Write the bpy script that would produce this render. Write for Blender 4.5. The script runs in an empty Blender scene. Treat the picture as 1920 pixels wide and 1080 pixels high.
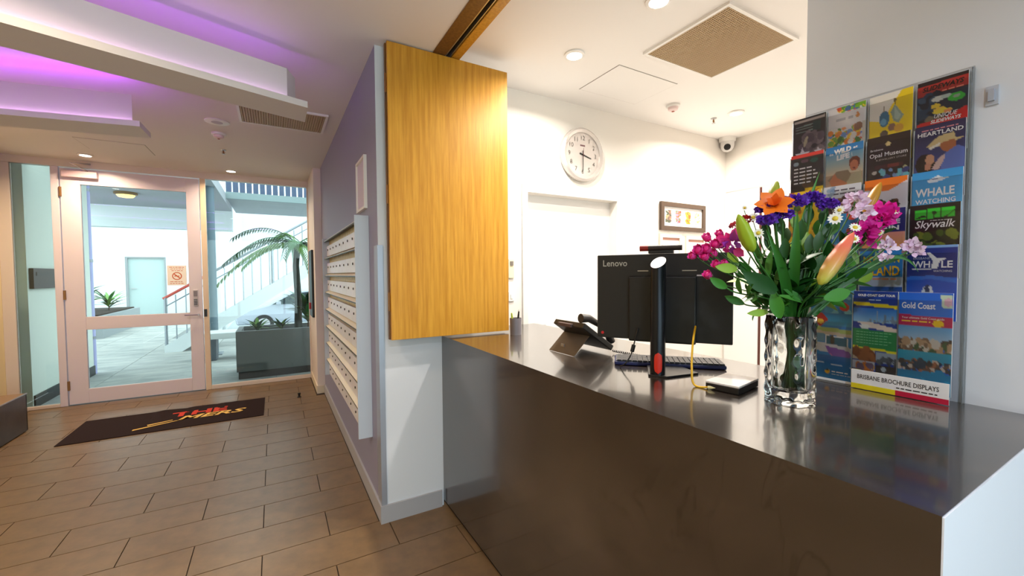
import bpy, bmesh, math, random
import numpy as np
from mathutils import Matrix, Vector

random.seed(7)
scene = bpy.context.scene
col = scene.collection
R = math.radians

# ------------------------------------------------------------------ camera
CAM_H = 1.4
YAW, PITCH, ROLL, FL = R(29.818), R(-2.03), R(-0.4), 778.44
_f = Vector((math.sin(YAW) * math.cos(PITCH), math.cos(YAW) * math.cos(PITCH), math.sin(PITCH)))
_r = Vector((math.cos(YAW), -math.sin(YAW), 0))
_u = _r.cross(_f)
CR = _r * math.cos(ROLL) + _u * math.sin(ROLL)
CU = -_r * math.sin(ROLL) + _u * math.cos(ROLL)
CF = _f
cam_data = bpy.data.cameras.new('camera')
cam = bpy.data.objects.new('camera', cam_data)
col.objects.link(cam)
m = Matrix((CR, CU, -CF)).transposed().to_4x4()
m.translation = Vector((0, 0, CAM_H))
cam.matrix_world = m
cam_data.sensor_width = 36.0
cam_data.lens = FL / 1920 * 36.0
cam_data.clip_start = 0.02
cam_data.clip_end = 200
scene.camera = cam


def at(px, py, dep):
    """world point seen at a photo pixel, `dep` metres in front of the lens"""
    return Vector((0, 0, CAM_H)) + CR * ((px - 960) / FL * dep) + CU * (-(py - 540) / FL * dep) + CF * dep


# ------------------------------------------------------------------ world, exposure
world = bpy.data.worlds.new('World')
scene.world = world
world.use_nodes = True
bg = world.node_tree.nodes['Background']
bg.inputs[0].default_value = (0.87, 0.95, 1.0, 1)
bg.inputs[1].default_value = 4.1
vs = scene.view_settings
vs.view_transform = 'Standard'
vs.look = 'None'
vs.gamma = 1
vs.exposure = 0.0
vs.use_curve_mapping = False
scene.cycles.use_denoising = True
scene.cycles.max_bounces = 8
scene.cycles.transparent_max_bounces = 16
scene.cycles.caustics_reflective = False
scene.cycles.caustics_refractive = False
scene.cycles.sample_clamp_indirect = 6

LOBBY_W = 21.0     # power of a lobby downlight
OFFICE_W = 24.0    # power of an office downlight
LED_PINK, LED_PURPLE = 6.5, 15.0


# ------------------------------------------------------------------ helpers
def lin(c):
    out = []
    for v in c[:3]:
        v = v / 255.0
        out.append(v / 12.92 if v <= 0.04045 else ((v + 0.055) / 1.055) ** 2.4)
    return (*out, 1.0)


MATS = {}


def mat(name, c, rough=0.5, metal=0.0, spec=0.5, emit=None, es=0.0, noise=None, bump=0.0, bscale=200.0, coat=0.0):
    """procedural principled material; noise = (colour2, scale, (sx,sy,sz), detail)"""
    if name in MATS:
        return MATS[name]
    mt = bpy.data.materials.new(name)
    mt.use_nodes = True
    nt = mt.node_tree
    b = nt.nodes['Principled BSDF']
    b.inputs['Base Color'].default_value = lin(c)
    b.inputs['Roughness'].default_value = rough
    b.inputs['Metallic'].default_value = metal
    b.inputs['Specular IOR Level'].default_value = spec
    b.inputs['Coat Weight'].default_value = coat
    tc = None
    if noise or bump:
        tc = nt.nodes.new('ShaderNodeTexCoord')
        mp = nt.nodes.new('ShaderNodeMapping')
        nt.links.new(tc.outputs['Object'], mp.inputs['Vector'])
    if noise:
        c2, sc, st, det = noise
        mp.inputs['Scale'].default_value = st
        n = nt.nodes.new('ShaderNodeTexNoise')
        n.inputs['Scale'].default_value = sc
        n.inputs['Detail'].default_value = det
        n.inputs['Roughness'].default_value = 0.6
        nt.links.new(mp.outputs[0], n.inputs['Vector'])
        rmp = nt.nodes.new('ShaderNodeValToRGB')
        rmp.color_ramp.elements[0].position = 0.35
        rmp.color_ramp.elements[1].position = 0.65
        rmp.color_ramp.elements[0].color = lin(c2)
        rmp.color_ramp.elements[1].color = lin(c)
        nt.links.new(n.outputs['Fac'], rmp.inputs[0])
        nt.links.new(rmp.outputs[0], b.inputs['Base Color'])
    if bump:
        n2 = nt.nodes.new('ShaderNodeTexNoise')
        n2.inputs['Scale'].default_value = bscale
        nt.links.new(tc.outputs['Object'], n2.inputs['Vector'])
        bp = nt.nodes.new('ShaderNodeBump')
        bp.inputs['Strength'].default_value = bump
        bp.inputs['Distance'].default_value = 0.002
        nt.links.new(n2.outputs['Fac'], bp.inputs['Height'])
        nt.links.new(bp.outputs[0], b.inputs['Normal'])
    if emit:
        b.inputs['Emission Color'].default_value = lin(emit)
        b.inputs['Emission Strength'].default_value = es
    MATS[name] = mt
    return mt


def pane_mat(name, tint, refl=1.0, rough=0.0):
    """thin clear sheet: tinted transmission plus fresnel reflection"""
    if name in MATS:
        return MATS[name]
    mt = bpy.data.materials.new(name)
    mt.use_nodes = True
    nt = mt.node_tree
    nt.nodes.remove(nt.nodes['Principled BSDF'])
    tr = nt.nodes.new('ShaderNodeBsdfTransparent')
    tr.inputs[0].default_value = lin(tint)
    gl = nt.nodes.new('ShaderNodeBsdfGlossy')
    gl.inputs['Roughness'].default_value = rough
    fr = nt.nodes.new('ShaderNodeFresnel')
    fr.inputs[0].default_value = 1.0 + 0.45 * refl
    mx = nt.nodes.new('ShaderNodeMixShader')
    nt.links.new(fr.outputs[0], mx.inputs[0])
    nt.links.new(tr.outputs[0], mx.inputs[1])
    nt.links.new(gl.outputs[0], mx.inputs[2])
    nt.links.new(mx.outputs[0], nt.nodes['Material Output'].inputs[0])
    MATS[name] = mt
    return mt


def glass_mat(name):
    mt = bpy.data.materials.new(name)
    mt.use_nodes = True
    b = mt.node_tree.nodes['Principled BSDF']
    b.inputs['Base Color'].default_value = (0.97, 0.99, 0.98, 1)
    b.inputs['Transmission Weight'].default_value = 1.0
    b.inputs['Roughness'].default_value = 0.0
    b.inputs['IOR'].default_value = 1.34
    MATS[name] = mt
    return mt


def print_mat():
    mt = bpy.data.materials.new('printed_paper')
    mt.use_nodes = True
    nt = mt.node_tree
    a = nt.nodes.new('ShaderNodeAttribute')
    a.attribute_name = 'ink'
    b = nt.nodes['Principled BSDF']
    nt.links.new(a.outputs['Color'], b.inputs['Base Color'])
    b.inputs['Roughness'].default_value = 0.35
    MATS['print'] = mt
    return mt


PRINT = print_mat()


def wloc(o):
    p = Vector((0, 0, 0))
    while o is not None:
        p += Vector(o.location)
        o = o.parent
    return p


class MB:
    """collects shapes; build() links them as one mesh object"""

    def __init__(s):
        s.v, s.f, s.mi = [], [], []
        s.cur = 0

    def add(s, vs_, fs_):
        o = len(s.v)
        s.v += [Vector(p) for p in vs_]
        s.f += [[i + o for i in f] for f in fs_]
        s.mi += [s.cur] * len(fs_)
        return s

    def box(s, x0, x1, y0, y1, z0, z1):
        return s.add([(x0, y0, z0), (x1, y0, z0), (x1, y1, z0), (x0, y1, z0), (x0, y0, z1), (x1, y0, z1), (x1, y1, z1), (x0, y1, z1)],
                     [(3, 2, 1, 0), (4, 5, 6, 7), (0, 1, 5, 4), (1, 2, 6, 5), (2, 3, 7, 6), (3, 0, 4, 7)])

    def prism(s, poly, d, axis=2):
        """extrude a closed polygon of 3-D points by vector d"""
        n = len(poly)
        d = Vector(d)
        p = [Vector(q) for q in poly]
        fs_ = [tuple(reversed(range(n))), tuple(range(n, 2 * n))]
        fs_ += [(i, (i + 1) % n, n + (i + 1) % n, n + i) for i in range(n)]
        return s.add(p + [q + d for q in p], fs_)

    def tube(s, path, r, n=8, cap=True):
        path = [Vector(p) for p in path]
        k = len(path)
        rs = r if isinstance(r, (list, tuple)) else [r] * k
        vs_, fs_ = [], []
        t0 = (path[1] - path[0]).normalized()
        ref = Vector((0, 0, 1)) if abs(t0.z) < 0.9 else Vector((1, 0, 0))
        a = t0.cross(ref).normalized()
        for i, p in enumerate(path):
            t = (path[min(i + 1, k - 1)] - path[max(i - 1, 0)]).normalized()
            a = (a - t * a.dot(t)).normalized()
            b = t.cross(a)
            for j in range(n):
                q = 2 * math.pi * j / n
                vs_.append(p + (a * math.cos(q) + b * math.sin(q)) * rs[i])
        for i in range(k - 1):
            for j in range(n):
                fs_.append((i * n + j, i * n + (j + 1) % n, (i + 1) * n + (j + 1) % n, (i + 1) * n + j))
        if cap:
            fs_.append(tuple(reversed(range(n))))
            fs_.append(tuple(range((k - 1) * n, k * n)))
        return s.add(vs_, fs_)

    def lathe(s, prof, c=(0, 0, 0), n=32, wave=None):
        """prof: list of (r,z), turned about z through c"""
        vs_, fs_ = [], []
        c = Vector(c)
        k = len(prof)
        for r, z in prof:
            for j in range(n):
                a = 2 * math.pi * j / n
                rr = r * (wave(a, z) if wave else 1)
                vs_.append(c + Vector((rr * math.cos(a), rr * math.sin(a), z)))
        for i in range(k - 1):
            for j in range(n):
                fs_.append((i * n + j, i * n + (j + 1) % n, (i + 1) * n + (j + 1) % n, (i + 1) * n + j))
        fs_.append(tuple(reversed(range(n))))
        fs_.append(tuple(range((k - 1) * n, k * n)))
        return s.add(vs_, fs_)

    def xf(s, M):
        s.v = [M @ p for p in s.v]
        return s

    def build(s, name, m_, parent=None, smooth=False, bevel=0.0, world=False):
        me = bpy.data.meshes.new(name)
        vs_ = s.v
        if world and parent is not None:
            off = wloc(parent)
            vs_ = [p - off for p in vs_]
        me.from_pydata([tuple(p) for p in vs_], [], s.f)
        ms = m_ if isinstance(m_, (list, tuple)) else [m_]
        for q in ms:
            me.materials.append(q)
        if len(ms) > 1:
            me.polygons.foreach_set('material_index', s.mi)
        bm = bmesh.new()
        bm.from_mesh(me)
        bmesh.ops.recalc_face_normals(bm, faces=bm.faces)
        bm.to_mesh(me)
        bm.free()
        if smooth:
            me.polygons.foreach_set('use_smooth', [True] * len(me.polygons))
            if smooth != 'all':
                me.set_sharp_from_angle(angle=R(35))
        o = bpy.data.objects.new(name, me)
        col.objects.link(o)
        if parent is not None:
            o.parent = parent
        if bevel:
            bv = o.modifiers.new('bevel', 'BEVEL')
            bv.width = bevel
            bv.segments = 2
            bv.limit_method = 'ANGLE'
        return o


def tag(o, label, cat, group=None):
    o['label'] = label
    o['category'] = cat
    if group:
        o['group'] = group
    return o


def struct(o, label, cat):
    o['kind'] = 'structure'
    return tag(o, label, cat)


def empty(name, loc, rz=0.0):
    o = bpy.data.objects.new(name, None)
    col.objects.link(o)
    o.location = loc
    o.rotation_euler = (0, 0, rz)
    o.empty_display_size = 0.05
    return o


def thing(name, label, cat, loc, rz=0.0, group=None):
    return tag(empty(name, loc, rz), label, cat, group)


def box_obj(name, b, m_, parent=None, bevel=0.0, world=False):
    return MB().box(*b).build(name, m_, parent, bevel=bevel, world=world)


def copy_obj(o, parent=None):
    c = o.copy()
    col.objects.link(c)
    if parent is not None:
        c.parent = parent
    return c


def frame_matrix(o, ex, ey):
    """maps x,y,z of a flat drawing to origin o, right ex, up ey, out ex x ey"""
    ex, ey = Vector(ex).normalized(), Vector(ey).normalized()
    ez = ex.cross(ey)
    M = Matrix((ex, ey, ez)).transposed().to_4x4()
    M.translation = Vector(o)
    return M


def text_mesh(txt, size, w=None, depth=0.0, align='LEFT', shear=0.0, bold=0.0):
    cu = bpy.data.curves.new('lettering', 'FONT')
    cu.body = txt
    cu.size = 1.0
    cu.align_x = align
    cu.extrude = depth
    cu.shear = shear
    cu.offset = bold / size
    cu.resolution_u = 2
    ob = bpy.data.objects.new('tmp_text', cu)
    col.objects.link(ob)
    dg = bpy.context.evaluated_depsgraph_get()
    me = bpy.data.meshes.new_from_object(ob.evaluated_get(dg))
    vs_ = [v.co * size for v in me.vertices]
    fs_ = [tuple(p.vertices) for p in me.polygons]
    bpy.data.objects.remove(ob)
    bpy.data.curves.remove(cu)
    bpy.data.meshes.remove(me)
    if w and vs_:
        x0, x1 = min(v.x for v in vs_), max(v.x for v in vs_)
        k = w / max(1e-6, x1 - x0)
        for v in vs_:
            v.x *= k
    return vs_, fs_


def text_into(mb, txt, size, M, w=None, align='LEFT', shear=0.0, bold=0.0):
    if txt.startswith('~'):              # print too small to read in the photograph: broken word-length strokes
        rg = random.Random(int(size * 1e5))
        x, w = 0.0, w or size * 5
        while x < w - size * 0.3:
            l = min(size * rg.uniform(0.8, 2.4), w - x)
            mb.add([M @ Vector(p) for p in ((x, 0, 0), (x + l, 0, 0), (x + l, size * 0.45, 0), (x, size * 0.45, 0))], [(0, 1, 2, 3)])
            x += l + size * 0.4
        return mb
    vs_, fs_ = text_mesh(txt, size, w, 0.0, align, shear, bold)
    mb.add([M @ v for v in vs_], fs_)
    return mb


class Canvas:
    """little raster painter for printed covers; u,v in 0..1, v down"""

    def __init__(s, nx, ny, bg_):
        s.nx, s.ny = nx, ny
        s.a = np.zeros((ny, nx, 3))
        s.a[:] = bg_
        s.U, s.V = np.meshgrid((np.arange(nx)) / (nx - 1), (np.arange(ny)) / (ny - 1))
        s.asp = ny / nx

    def put(s, mask, c):
        s.a[mask] = c
        return s

    def rect(s, u0, v0, u1, v1, c, sk=0.0):
        V = s.V - sk * s.U
        return s.put((s.U >= u0) & (s.U <= u1) & (V >= v0) & (V <= v1), c)

    def ell(s, u, v, ru, rv, c, rot=0.0):
        x, y = s.U - u, (s.V - v) * s.asp
        rv = rv * s.asp
        ca, sa = math.cos(rot), math.sin(rot)
        X, Y = x * ca + y * sa, -x * sa + y * ca
        return s.put((X / ru) ** 2 + (Y / rv) ** 2 <= 1, c)

    def poly(s, pts, c):
        inside = np.zeros(s.U.shape, bool)
        n = len(pts)
        for i in range(n):
            (x0, y0), (x1, y1) = pts[i], pts[(i + 1) % n]
            if y0 == y1:
                continue
            cond = ((s.V >= min(y0, y1)) & (s.V < max(y0, y1)))
            xi = x0 + (s.V - y0) * (x1 - x0) / (y1 - y0)
            inside ^= cond & (s.U < xi)
        return s.put(inside, c)

    def grad(s, v0, v1, c0, c1, u0=0, u1=1):
        k = (s.V >= v0) & (s.V <= v1) & (s.U >= u0) & (s.U <= u1)
        t = np.clip((s.V - v0) / max(1e-6, v1 - v0), 0, 1)[..., None]
        g = np.array(c0) * (1 - t) + np.array(c1) * t
        s.a[k] = g[k]
        return s

    def specks(s, u0, v0, u1, v1, cols, n, r=(0.02, 0.06), seed=1):
        rg = random.Random(seed)
        for _ in range(n):
            s.ell(rg.uniform(u0, u1), rg.uniform(v0, v1), rg.uniform(*r), rg.uniform(*r) / s.asp, rg.choice(cols), rg.uniform(0, 3))
        return s

    def lines(s, u0, v0, u1, v1, n, c, seed=2, fill=0.55):
        rg = random.Random(seed)
        h = (v1 - v0) / n
        for i in range(n):
            s.rect(u0, v0 + i * h, u0 + (u1 - u0) * rg.uniform(0.65, 1), v0 + (i + fill) * h, c)
        return s

    def build(s, name, M, w, h, parent, world=True):
        nx, ny = s.nx, s.ny
        vs_ = [M @ Vector((w * i / (nx - 1), -h * j / (ny - 1), 0)) for j in range(ny) for i in range(nx)]
        fs_ = [(j * nx + i, (j + 1) * nx + i, (j + 1) * nx + i + 1, j * nx + i + 1) for j in range(ny - 1) for i in range(nx - 1)]
        if world and parent is not None:
            off = wloc(parent)
            vs_ = [p - off for p in vs_]
        me = bpy.data.meshes.new(name)
        me.from_pydata([tuple(p) for p in vs_], [], fs_)
        at_ = me.color_attributes.new('ink', 'FLOAT_COLOR', 'POINT')
        x = s.a.reshape(-1, 3) / 255.0
        x = np.where(x <= 0.04045, x / 12.92, ((x + 0.055) / 1.055) ** 2.4)
        at_.data.foreach_set('color', np.concatenate([x, np.ones((len(x), 1))], 1).astype(np.float32).ravel())
        me.materials.append(PRINT)
        o = bpy.data.objects.new(name, me)
        col.objects.link(o)
        if parent is not None:
            o.parent = parent
        return o


# ------------------------------------------------------------------ materials
M_white = mat('white_wall_paint', (240, 235, 228), 0.6, spec=0.25, bump=0.05)
M_whitecool = mat('cool_white_wall_paint', (222, 226, 234), 0.6, spec=0.25, bump=0.05)
M_grey = mat('grey_lilac_wall_paint', (146, 146, 172), 0.5, spec=0.3, bump=0.05)
M_ceil = mat('ceiling_paint', (232, 228, 226), 0.7, spec=0.2)
M_ceilw = mat('office_ceiling_paint', (246, 243, 240), 0.7, spec=0.2)
M_cream = mat('cream_wall_paint', (232, 214, 170), 0.6, spec=0.25)
M_alu = mat('white_powder_coated_aluminium', (226, 214, 222), 0.35)
M_alub = mat('beige_aluminium', (222, 208, 196), 0.35)
M_steel = mat('brushed_steel', (180, 180, 184), 0.3, metal=0.9)
M_dark = mat('dark_plastic', (18, 18, 20), 0.4)
M_black = mat('black_plastic', (8, 8, 10), 0.45)
M_skirt = mat('grey_skirting_paint', (172, 172, 178), 0.5)
M_lens = mat('lamp_lens', (255, 250, 240), 0.4, emit=(255, 244, 225), es=14.0)
M_trim = mat('lamp_trim', (240, 238, 234), 0.4)
M_glass = pane_mat('clear_glazing', (240, 248, 246), 1.0)
M_acryl = pane_mat('clear_acrylic', (251, 252, 253), 0.5, 0.12)
# ------------------------------------------------------------------ the room shell
CT = 1.03            # counter top
CL, CO = 2.64, 2.70  # lobby / office ceiling
XW = 0.50            # mailbox wall face
YE = 2.352           # wall end face
YD = 6.25            # entrance glazing
XC = 0.862           # counter front
XB = 1.66            # brochure wall face
YB = 2.57            # office back wall face

M_grout = mat('dark_grout', (62, 50, 42), 0.8)
M_tile = mat('brown_grey_porcelain_tile', (124, 98, 68), 0.36, noise=((107, 85, 60), 9.0, (1, 1, 1), 8.0), bump=0.08, bscale=60)
floor = MB().box(-2.4, 4.05, -2.6, 6.3, -0.06, -0.007).build('floor', M_grout)
struct(floor, 'brown grey porcelain tiled lobby floor laid in half bond', 'floor')
# tiles: rows run across the lobby, half bond
TW, TH, G = 0.617, 0.2622, 0.005
full = MB().box(G / 2, TW - G / 2, G / 2, TH - G / 2, -0.007, 0.0)
full_o = None
row0 = 2.382 - 19 * TH
for rI in range(0, 35):
    y0 = row0 + rI * TH
    y1 = min(y0 + TH, YD - 0.03)
    yy0 = max(y0, -2.58)
    if y1 - yy0 < 0.03:
        continue
    xr = XW - 0.015 if y0 > YE - 0.05 else XC + 0.02
    if y0 > 5.2:
        xr = 0.40
    off = -0.388 if (rI - 19) % 2 == 0 else -0.083
    k0 = math.floor((-2.38 - off) / TW)
    for k in range(k0, k0 + 7):
        x0, x1 = off + k * TW, off + (k + 1) * TW
        a, b = max(x0, -2.38), min(x1, xr)
        if b - a < 0.03:
            continue
        if a == x0 and b == x1 and y1 - yy0 > TH - 1e-4:
            if full_o is None:
                full_o = full.build('floor_tile', M_tile, floor)
                o = full_o
            else:
                o = copy_obj(full_o)
            o.location = (x0, y0, 0)
        else:
            box_obj('floor_tile', (a + G / 2, b - G / 2, yy0 + G / 2, y1 - G / 2, -0.007, 0.0), M_tile, floor)

o = MB().box(XC + 0.03, 3.94, -0.7, YB, -0.007, 0.0).build('floor_office', mat('office_floor_vinyl', (190, 186, 180), 0.5))  # unseen floor, kept pale to bounce light up into the office
struct(o, 'unseen pale office floor added to bounce light behind the counter', 'floor')
# ceilings
c1 = MB().box(-2.5, 0.80, -2.7, 6.4, CL, CL + 0.1).build('ceiling', M_ceil)
struct(c1, 'off-white lobby ceiling with dropped light trays', 'ceiling')
c2 = MB().box(0.96, 4.05, -2.7, 2.67, CO, CO + 0.1).build('ceiling_office', M_ceilw)
struct(c2, 'bright white office ceiling above the reception counter', 'ceiling')
# walls
w = MB().box(XW, XC, YE, 5.35, 0, CO + 0.1).build('wall_right', [M_grey, M_whitecool])
for p in w.data.polygons:
    n = p.normal
    p.material_index = 0 if n.x < -0.5 else 1
struct(w, 'grey lilac lobby wall carrying the mailboxes with a white end face', 'wall')
w = MB().box(0.42, XC, 5.35, 6.35, 0, CL).build('wall_pier', mat('warm_white_paint', (232, 220, 212), 0.6))
struct(w, 'white pier between the entrance glazing and the mailboxes', 'wall')
w = MB()
w.box(XC, 1.60, YB, YB + 0.12, 0, CO + 0.1)
w.box(2.47, 4.05, YB, YB + 0.12, 0, CO + 0.1)
w.box(1.60, 2.47, YB, YB + 0.12, 1.985, CO + 0.1)
w = w.build('wall_back', M_white)
struct(w, 'white office back wall with the clock', 'wall')
w = MB().box(3.94, 4.05, -0.7, YB, 0, CO).build('wall_office_side', M_white)
struct(w, 'white office side wall with the flush cupboard door', 'wall')
w = MB().box(1.78, 3.94, -0.8, -0.7, 0, CO).build('wall_office_front', M_white)  # never seen; wall added to keep light inside the office
struct(w, 'unseen white wall added to enclose the office light', 'wall')
w = MB().box(XB, 1.78, -2.6, 0.78, 0, CO + 0.0).build('wall_brochure', M_whitecool)
struct(w, 'pale blue white wall behind the brochure rack', 'wall')
w = MB().box(-2.5, -2.4, -2.6, 6.3, 0, CL).build('wall_left', M_cream)
struct(w, 'cream lobby wall beside the dark tiled ledge', 'wall')
w = MB()
w.box(-2.5, 1.78, -2.75, -2.6, 0, 0.15)
w.box(-2.5, 1.78, -2.75, -2.6, 2.45, CL)
w.box(-2.5, -2.2, -2.75, -2.6, 0.15, 2.45)
w.box(1.5, 1.78, -2.75, -2.6, 0.15, 2.45)
w = w.build('wall_rear', M_whitecool)
struct(w, 'white street wall of the lobby behind the viewer', 'wall')
wn = struct(empty('added_window', (-0.35, -2.68, 0.15)), 'added unseen window letting cool daylight into the lobby', 'window')  # unseen window, added for cool daylight on the lobby walls
for x in (-2.2, -0.98, 0.24, 1.44):
    box_obj('mullion', (x, x + 0.06, -2.72, -2.64, 0.15, 2.45), M_alu, wn, world=True)
box_obj('glass_pane', (-2.17, 1.47, -2.683, -2.677, 0.16, 2.44), M_glass, wn, world=True)

# skirtings and corner guard
o = MB().box(XW - 0.012, XW, YE - 0.012, 5.35, 0, 0.10).box(XW, 0.848, YE - 0.012, YE, 0, 0.10).build('baseboard_right', M_skirt)
struct(o, 'grey skirting board wrapping the foot of the mailbox wall', 'baseboard')
o = MB().box(0.41, 0.42, 5.338, 6.2, 0, 0.09).box(0.42, 0.488, 5.338, 5.35, 0, 0.09).build('baseboard_pier', mat('cream_skirting', (224, 212, 190), 0.5))
struct(o, 'cream skirting board around the white pier', 'baseboard')
o = MB().box(XW - 0.004, XW, YE - 0.004, YE + 0.09, 0.1, 1.56).box(XW, XW + 0.025, YE - 0.004, YE, 0.1, 1.56).build('trim_1', mat('satin_aluminium', (176, 182, 196), 0.35, metal=0.6))
struct(o, 'satin metal corner guard on the wall end beside the mailboxes', 'corner guard')

# dark tiled ledge on the left
M_ltile = mat('charcoal_tile', (66, 58, 52), 0.35, noise=((52, 46, 42), 12, (1, 1, 1), 6))
lg = thing('tiled_ledge', 'dark tiled low ledge with metal edge along the cream wall', 'ledge', (-2.18, 4.4, 0))
box_obj('core', (-2.395, -1.985, 3.2, 5.415, 0, 0.335), M_grout, lg, world=True)
tl = None
for i in range(4):
    y0 = 3.2 + i * 0.5575
    if tl is None:
        tl = MB().box(-1.985, -1.972, 0.003, 0.5545, 0.01, 0.338).build('side_tile', M_ltile, lg)
        tl.location = (2.18, y0 - 4.4, 0)
    else:
        q = copy_obj(tl)
        q.location = (2.18, y0 - 4.4, 0)
    box_obj('top_tile', (-2.39, -1.978, y0 + 0.003, y0 + 0.5545, 0.335, 0.345), mat('ledge_top_tile', (128, 100, 74), 0.35), lg, world=True)
box_obj('end_tile', (-2.395, -1.972, 5.415, 5.43, 0.01, 0.338), M_ltile, lg, world=True)
MB().box(-1.976, -1.968, 3.2, 5.434, 0.338, 0.347).build('edge_trim', M_steel, lg, world=True)

# ------------------------------------------------------------------ entrance glazing
def bar(root, name, x0, x1, z0, z1, m_=None, d=0.05):
    return box_obj(name, (x0, x1, YD - d / 2, YD + d / 2, z0, z1), m_ or M_alu, root, bevel=0.003, world=True)


hd = struct(MB().box(-2.4, 0.42, YD - 0.04, YD + 0.04, 2.565, CL).build('trim_2', M_alub), 'pale head frame above the entrance glazing', 'frame')
w1 = struct(empty('window_1', (-2.17, YD, 0)), 'narrow fixed sidelight on the hinge side of the entrance door', 'window')
bar(w1, 'frame_jamb', -2.40, -2.31, 0.0, 2.565, M_alub)
bar(w1, 'frame_jamb', -2.015, -1.955, 0.0, 2.565, M_alu)
bar(w1, 'frame_sill', -2.31, -2.015, 0.0, 0.035, M_alub)
box_obj('glass_pane', (-2.31, -2.015, YD - 0.004, YD + 0.004, 0.035, 2.565), M_glass, w1, world=True)
w2 = struct(empty('window_2', (-0.15, YD, 0)), 'tall fixed glass panel between the entrance door and the pier', 'window')
bar(w2, 'frame_jamb', -0.750, -0.695, 0.0, 2.565, mat('warm_beige_aluminium', (230, 206, 178), 0.35))
bar(w2, 'frame_jamb', 0.405, 0.42, 0.0, 2.565, M_alub)
bar(w2, 'frame_sill', -0.695, 0.405, 0.0, 0.05, M_alub)
box_obj('glass_pane', (-0.695, 0.405, YD - 0.004, YD + 0.004, 0.05, 2.565), M_glass, w2, world=True)
d1 = struct(empty('door_1', (-1.35, YD, 0)), 'pale pink white framed glass entrance door with a middle rail', 'door')
DX0, DX1 = -1.945, -0.758
bar(d1, 'stile', DX0, DX0 + 0.155, 0.012, 2.555, d=0.045)
bar(d1, 'stile', DX1 - 0.125, DX1, 0.012, 2.555, d=0.045)
bar(d1, 'top_rail', DX0 + 0.155, DX1 - 0.125, 2.39, 2.555, d=0.045)
bar(d1, 'middle_rail', DX0 + 0.155, DX1 - 0.125, 0.815, 0.955, d=0.045)
bar(d1, 'bottom_rail', DX0 + 0.155, DX1 - 0.125, 0.012, 0.165, d=0.045)
box_obj('glass_pane', (DX0 + 0.155, DX1 - 0.125, YD - 0.004, YD + 0.004, 0.955, 2.39), M_glass, d1, world=True)
box_obj('glass_pane', (DX0 + 0.155, DX1 - 0.125, YD - 0.004, YD + 0.004, 0.165, 0.815), M_glass, d1, world=True)
M_brass = mat('worn_brass', (150, 110, 70), 0.4, metal=0.8)
for z in (0.22, 1.2, 2.3):
    MB().tube([(DX0 + 0.002, YD - 0.03, z - 0.05), (DX0 + 0.002, YD - 0.03, z + 0.05)], 0.011, 10).build('hinge', M_brass, d1, smooth=True, world=True)
hn = MB().tube([(-0.80, YD - 0.022, 0.93), (-0.80, YD - 0.06, 0.93)], 0.010, 10).tube([(-0.80, YD - 0.06, 0.93), (-0.93, YD - 0.06, 0.93)], 0.008, 10).build('lever_handle', M_steel, d1, smooth=True, world=True)
kp = box_obj('keypad', (-0.845, -0.80, YD - 0.035, YD - 0.0225, 1.03, 1.23), mat('silver_plastic', (196, 190, 196), 0.4), d1, bevel=0.004, world=True)
b = MB()
for i in range(4):
    for j in range(3):
        b.box(-0.838 + j * 0.012, -0.830 + j * 0.012, YD - 0.038, YD - 0.035, 1.045 + i * 0.02, 1.057 + i * 0.02)
b.build('key_buttons', M_dark, kp, world=True)['kind'] = 'stuff'
box_obj('display', (-0.84, -0.805, YD - 0.037, YD - 0.035, 1.15, 1.215), mat('grey_display', (130, 118, 128), 0.3), kp, world=True)
box_obj('strike_plate', (-0.745, -0.715, YD - 0.03, YD - 0.0252, 0.90, 0.99), M_dark, w2, world=True)
cl = box_obj('door_closer', (-1.92, -1.64, YD - 0.075, YD - 0.0225, 2.455, 2.525), mat('pink_grey_metal', (206, 178, 184), 0.35), d1, bevel=0.006, world=True)
MB().tube([(-1.72, YD - 0.05, 2.53), (-1.80, YD - 0.22, 2.575), (-1.70, YD - 0.04, 2.61)], 0.009, 8).build('closer_arm', M_steel, d1, smooth=True, world=True)
# no smoking notice on the glass
sg = thing('no_smoking_sign', 'small pale sign with orange no smoking circle stuck on door glass', 'sign', (-0.99, YD - 0.0055, 1.28))
box_obj('sheet', (-1.085, -0.905, YD - 0.0065, YD - 0.0045, 1.285, 1.52), mat('sign_paper', (255, 250, 242), 0.6), sg, world=True)
b = MB()
M_or = mat('orange_ink', (206, 96, 50), 0.6)
cx, cz = -0.995, 1.395
ring = []
for j in range(28):
    a0, a1 = 2 * math.pi * j / 28, 2 * math.pi * (j + 1) / 28
    p = lambda a, r: (cx + r * math.cos(a), YD - 0.0068, cz + r * math.sin(a))
    b.add([p(a0, 0.046), p(a1, 0.046), p(a1, 0.037), p(a0, 0.037)], [(0, 1, 2, 3)])
b.add([(cx - 0.033, YD - 0.0069, cz + 0.024), (cx - 0.026, YD - 0.0069, cz + 0.032), (cx + 0.033, YD - 0.0069, cz - 0.024), (cx + 0.026, YD - 0.0069, cz - 0.032)], [(0, 1, 2, 3)])
b.add([(cx - 0.026, YD - 0.0068, cz + 0.004), (cx + 0.022, YD - 0.0068, cz + 0.004), (cx + 0.022, YD - 0.0068, cz - 0.005), (cx - 0.026, YD - 0.0068, cz - 0.005)], [(0, 1, 2, 3)])
b.build('no_smoking_symbol', M_or, sg, world=True)
b = MB()
for z, x0, x1 in ((1.496, -1.065, -0.925), (1.476, -1.055, -0.935), (1.455, -1.045, -0.94), (1.325, -1.06, -0.93), (1.305, -1.06, -0.925)):
    x = x0
    rg = random.Random(int(z * 1000))
    while x < x1 - 0.01:
        l = rg.uniform(0.012, 0.032)
        b.add([(x, YD - 0.0068, z), (min(x + l, x1), YD - 0.0068, z), (min(x + l, x1), YD - 0.0068, z + 0.006), (x, YD - 0.0068, z + 0.006)], [(0, 1, 2, 3)])
        x += l + 0.007
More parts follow.
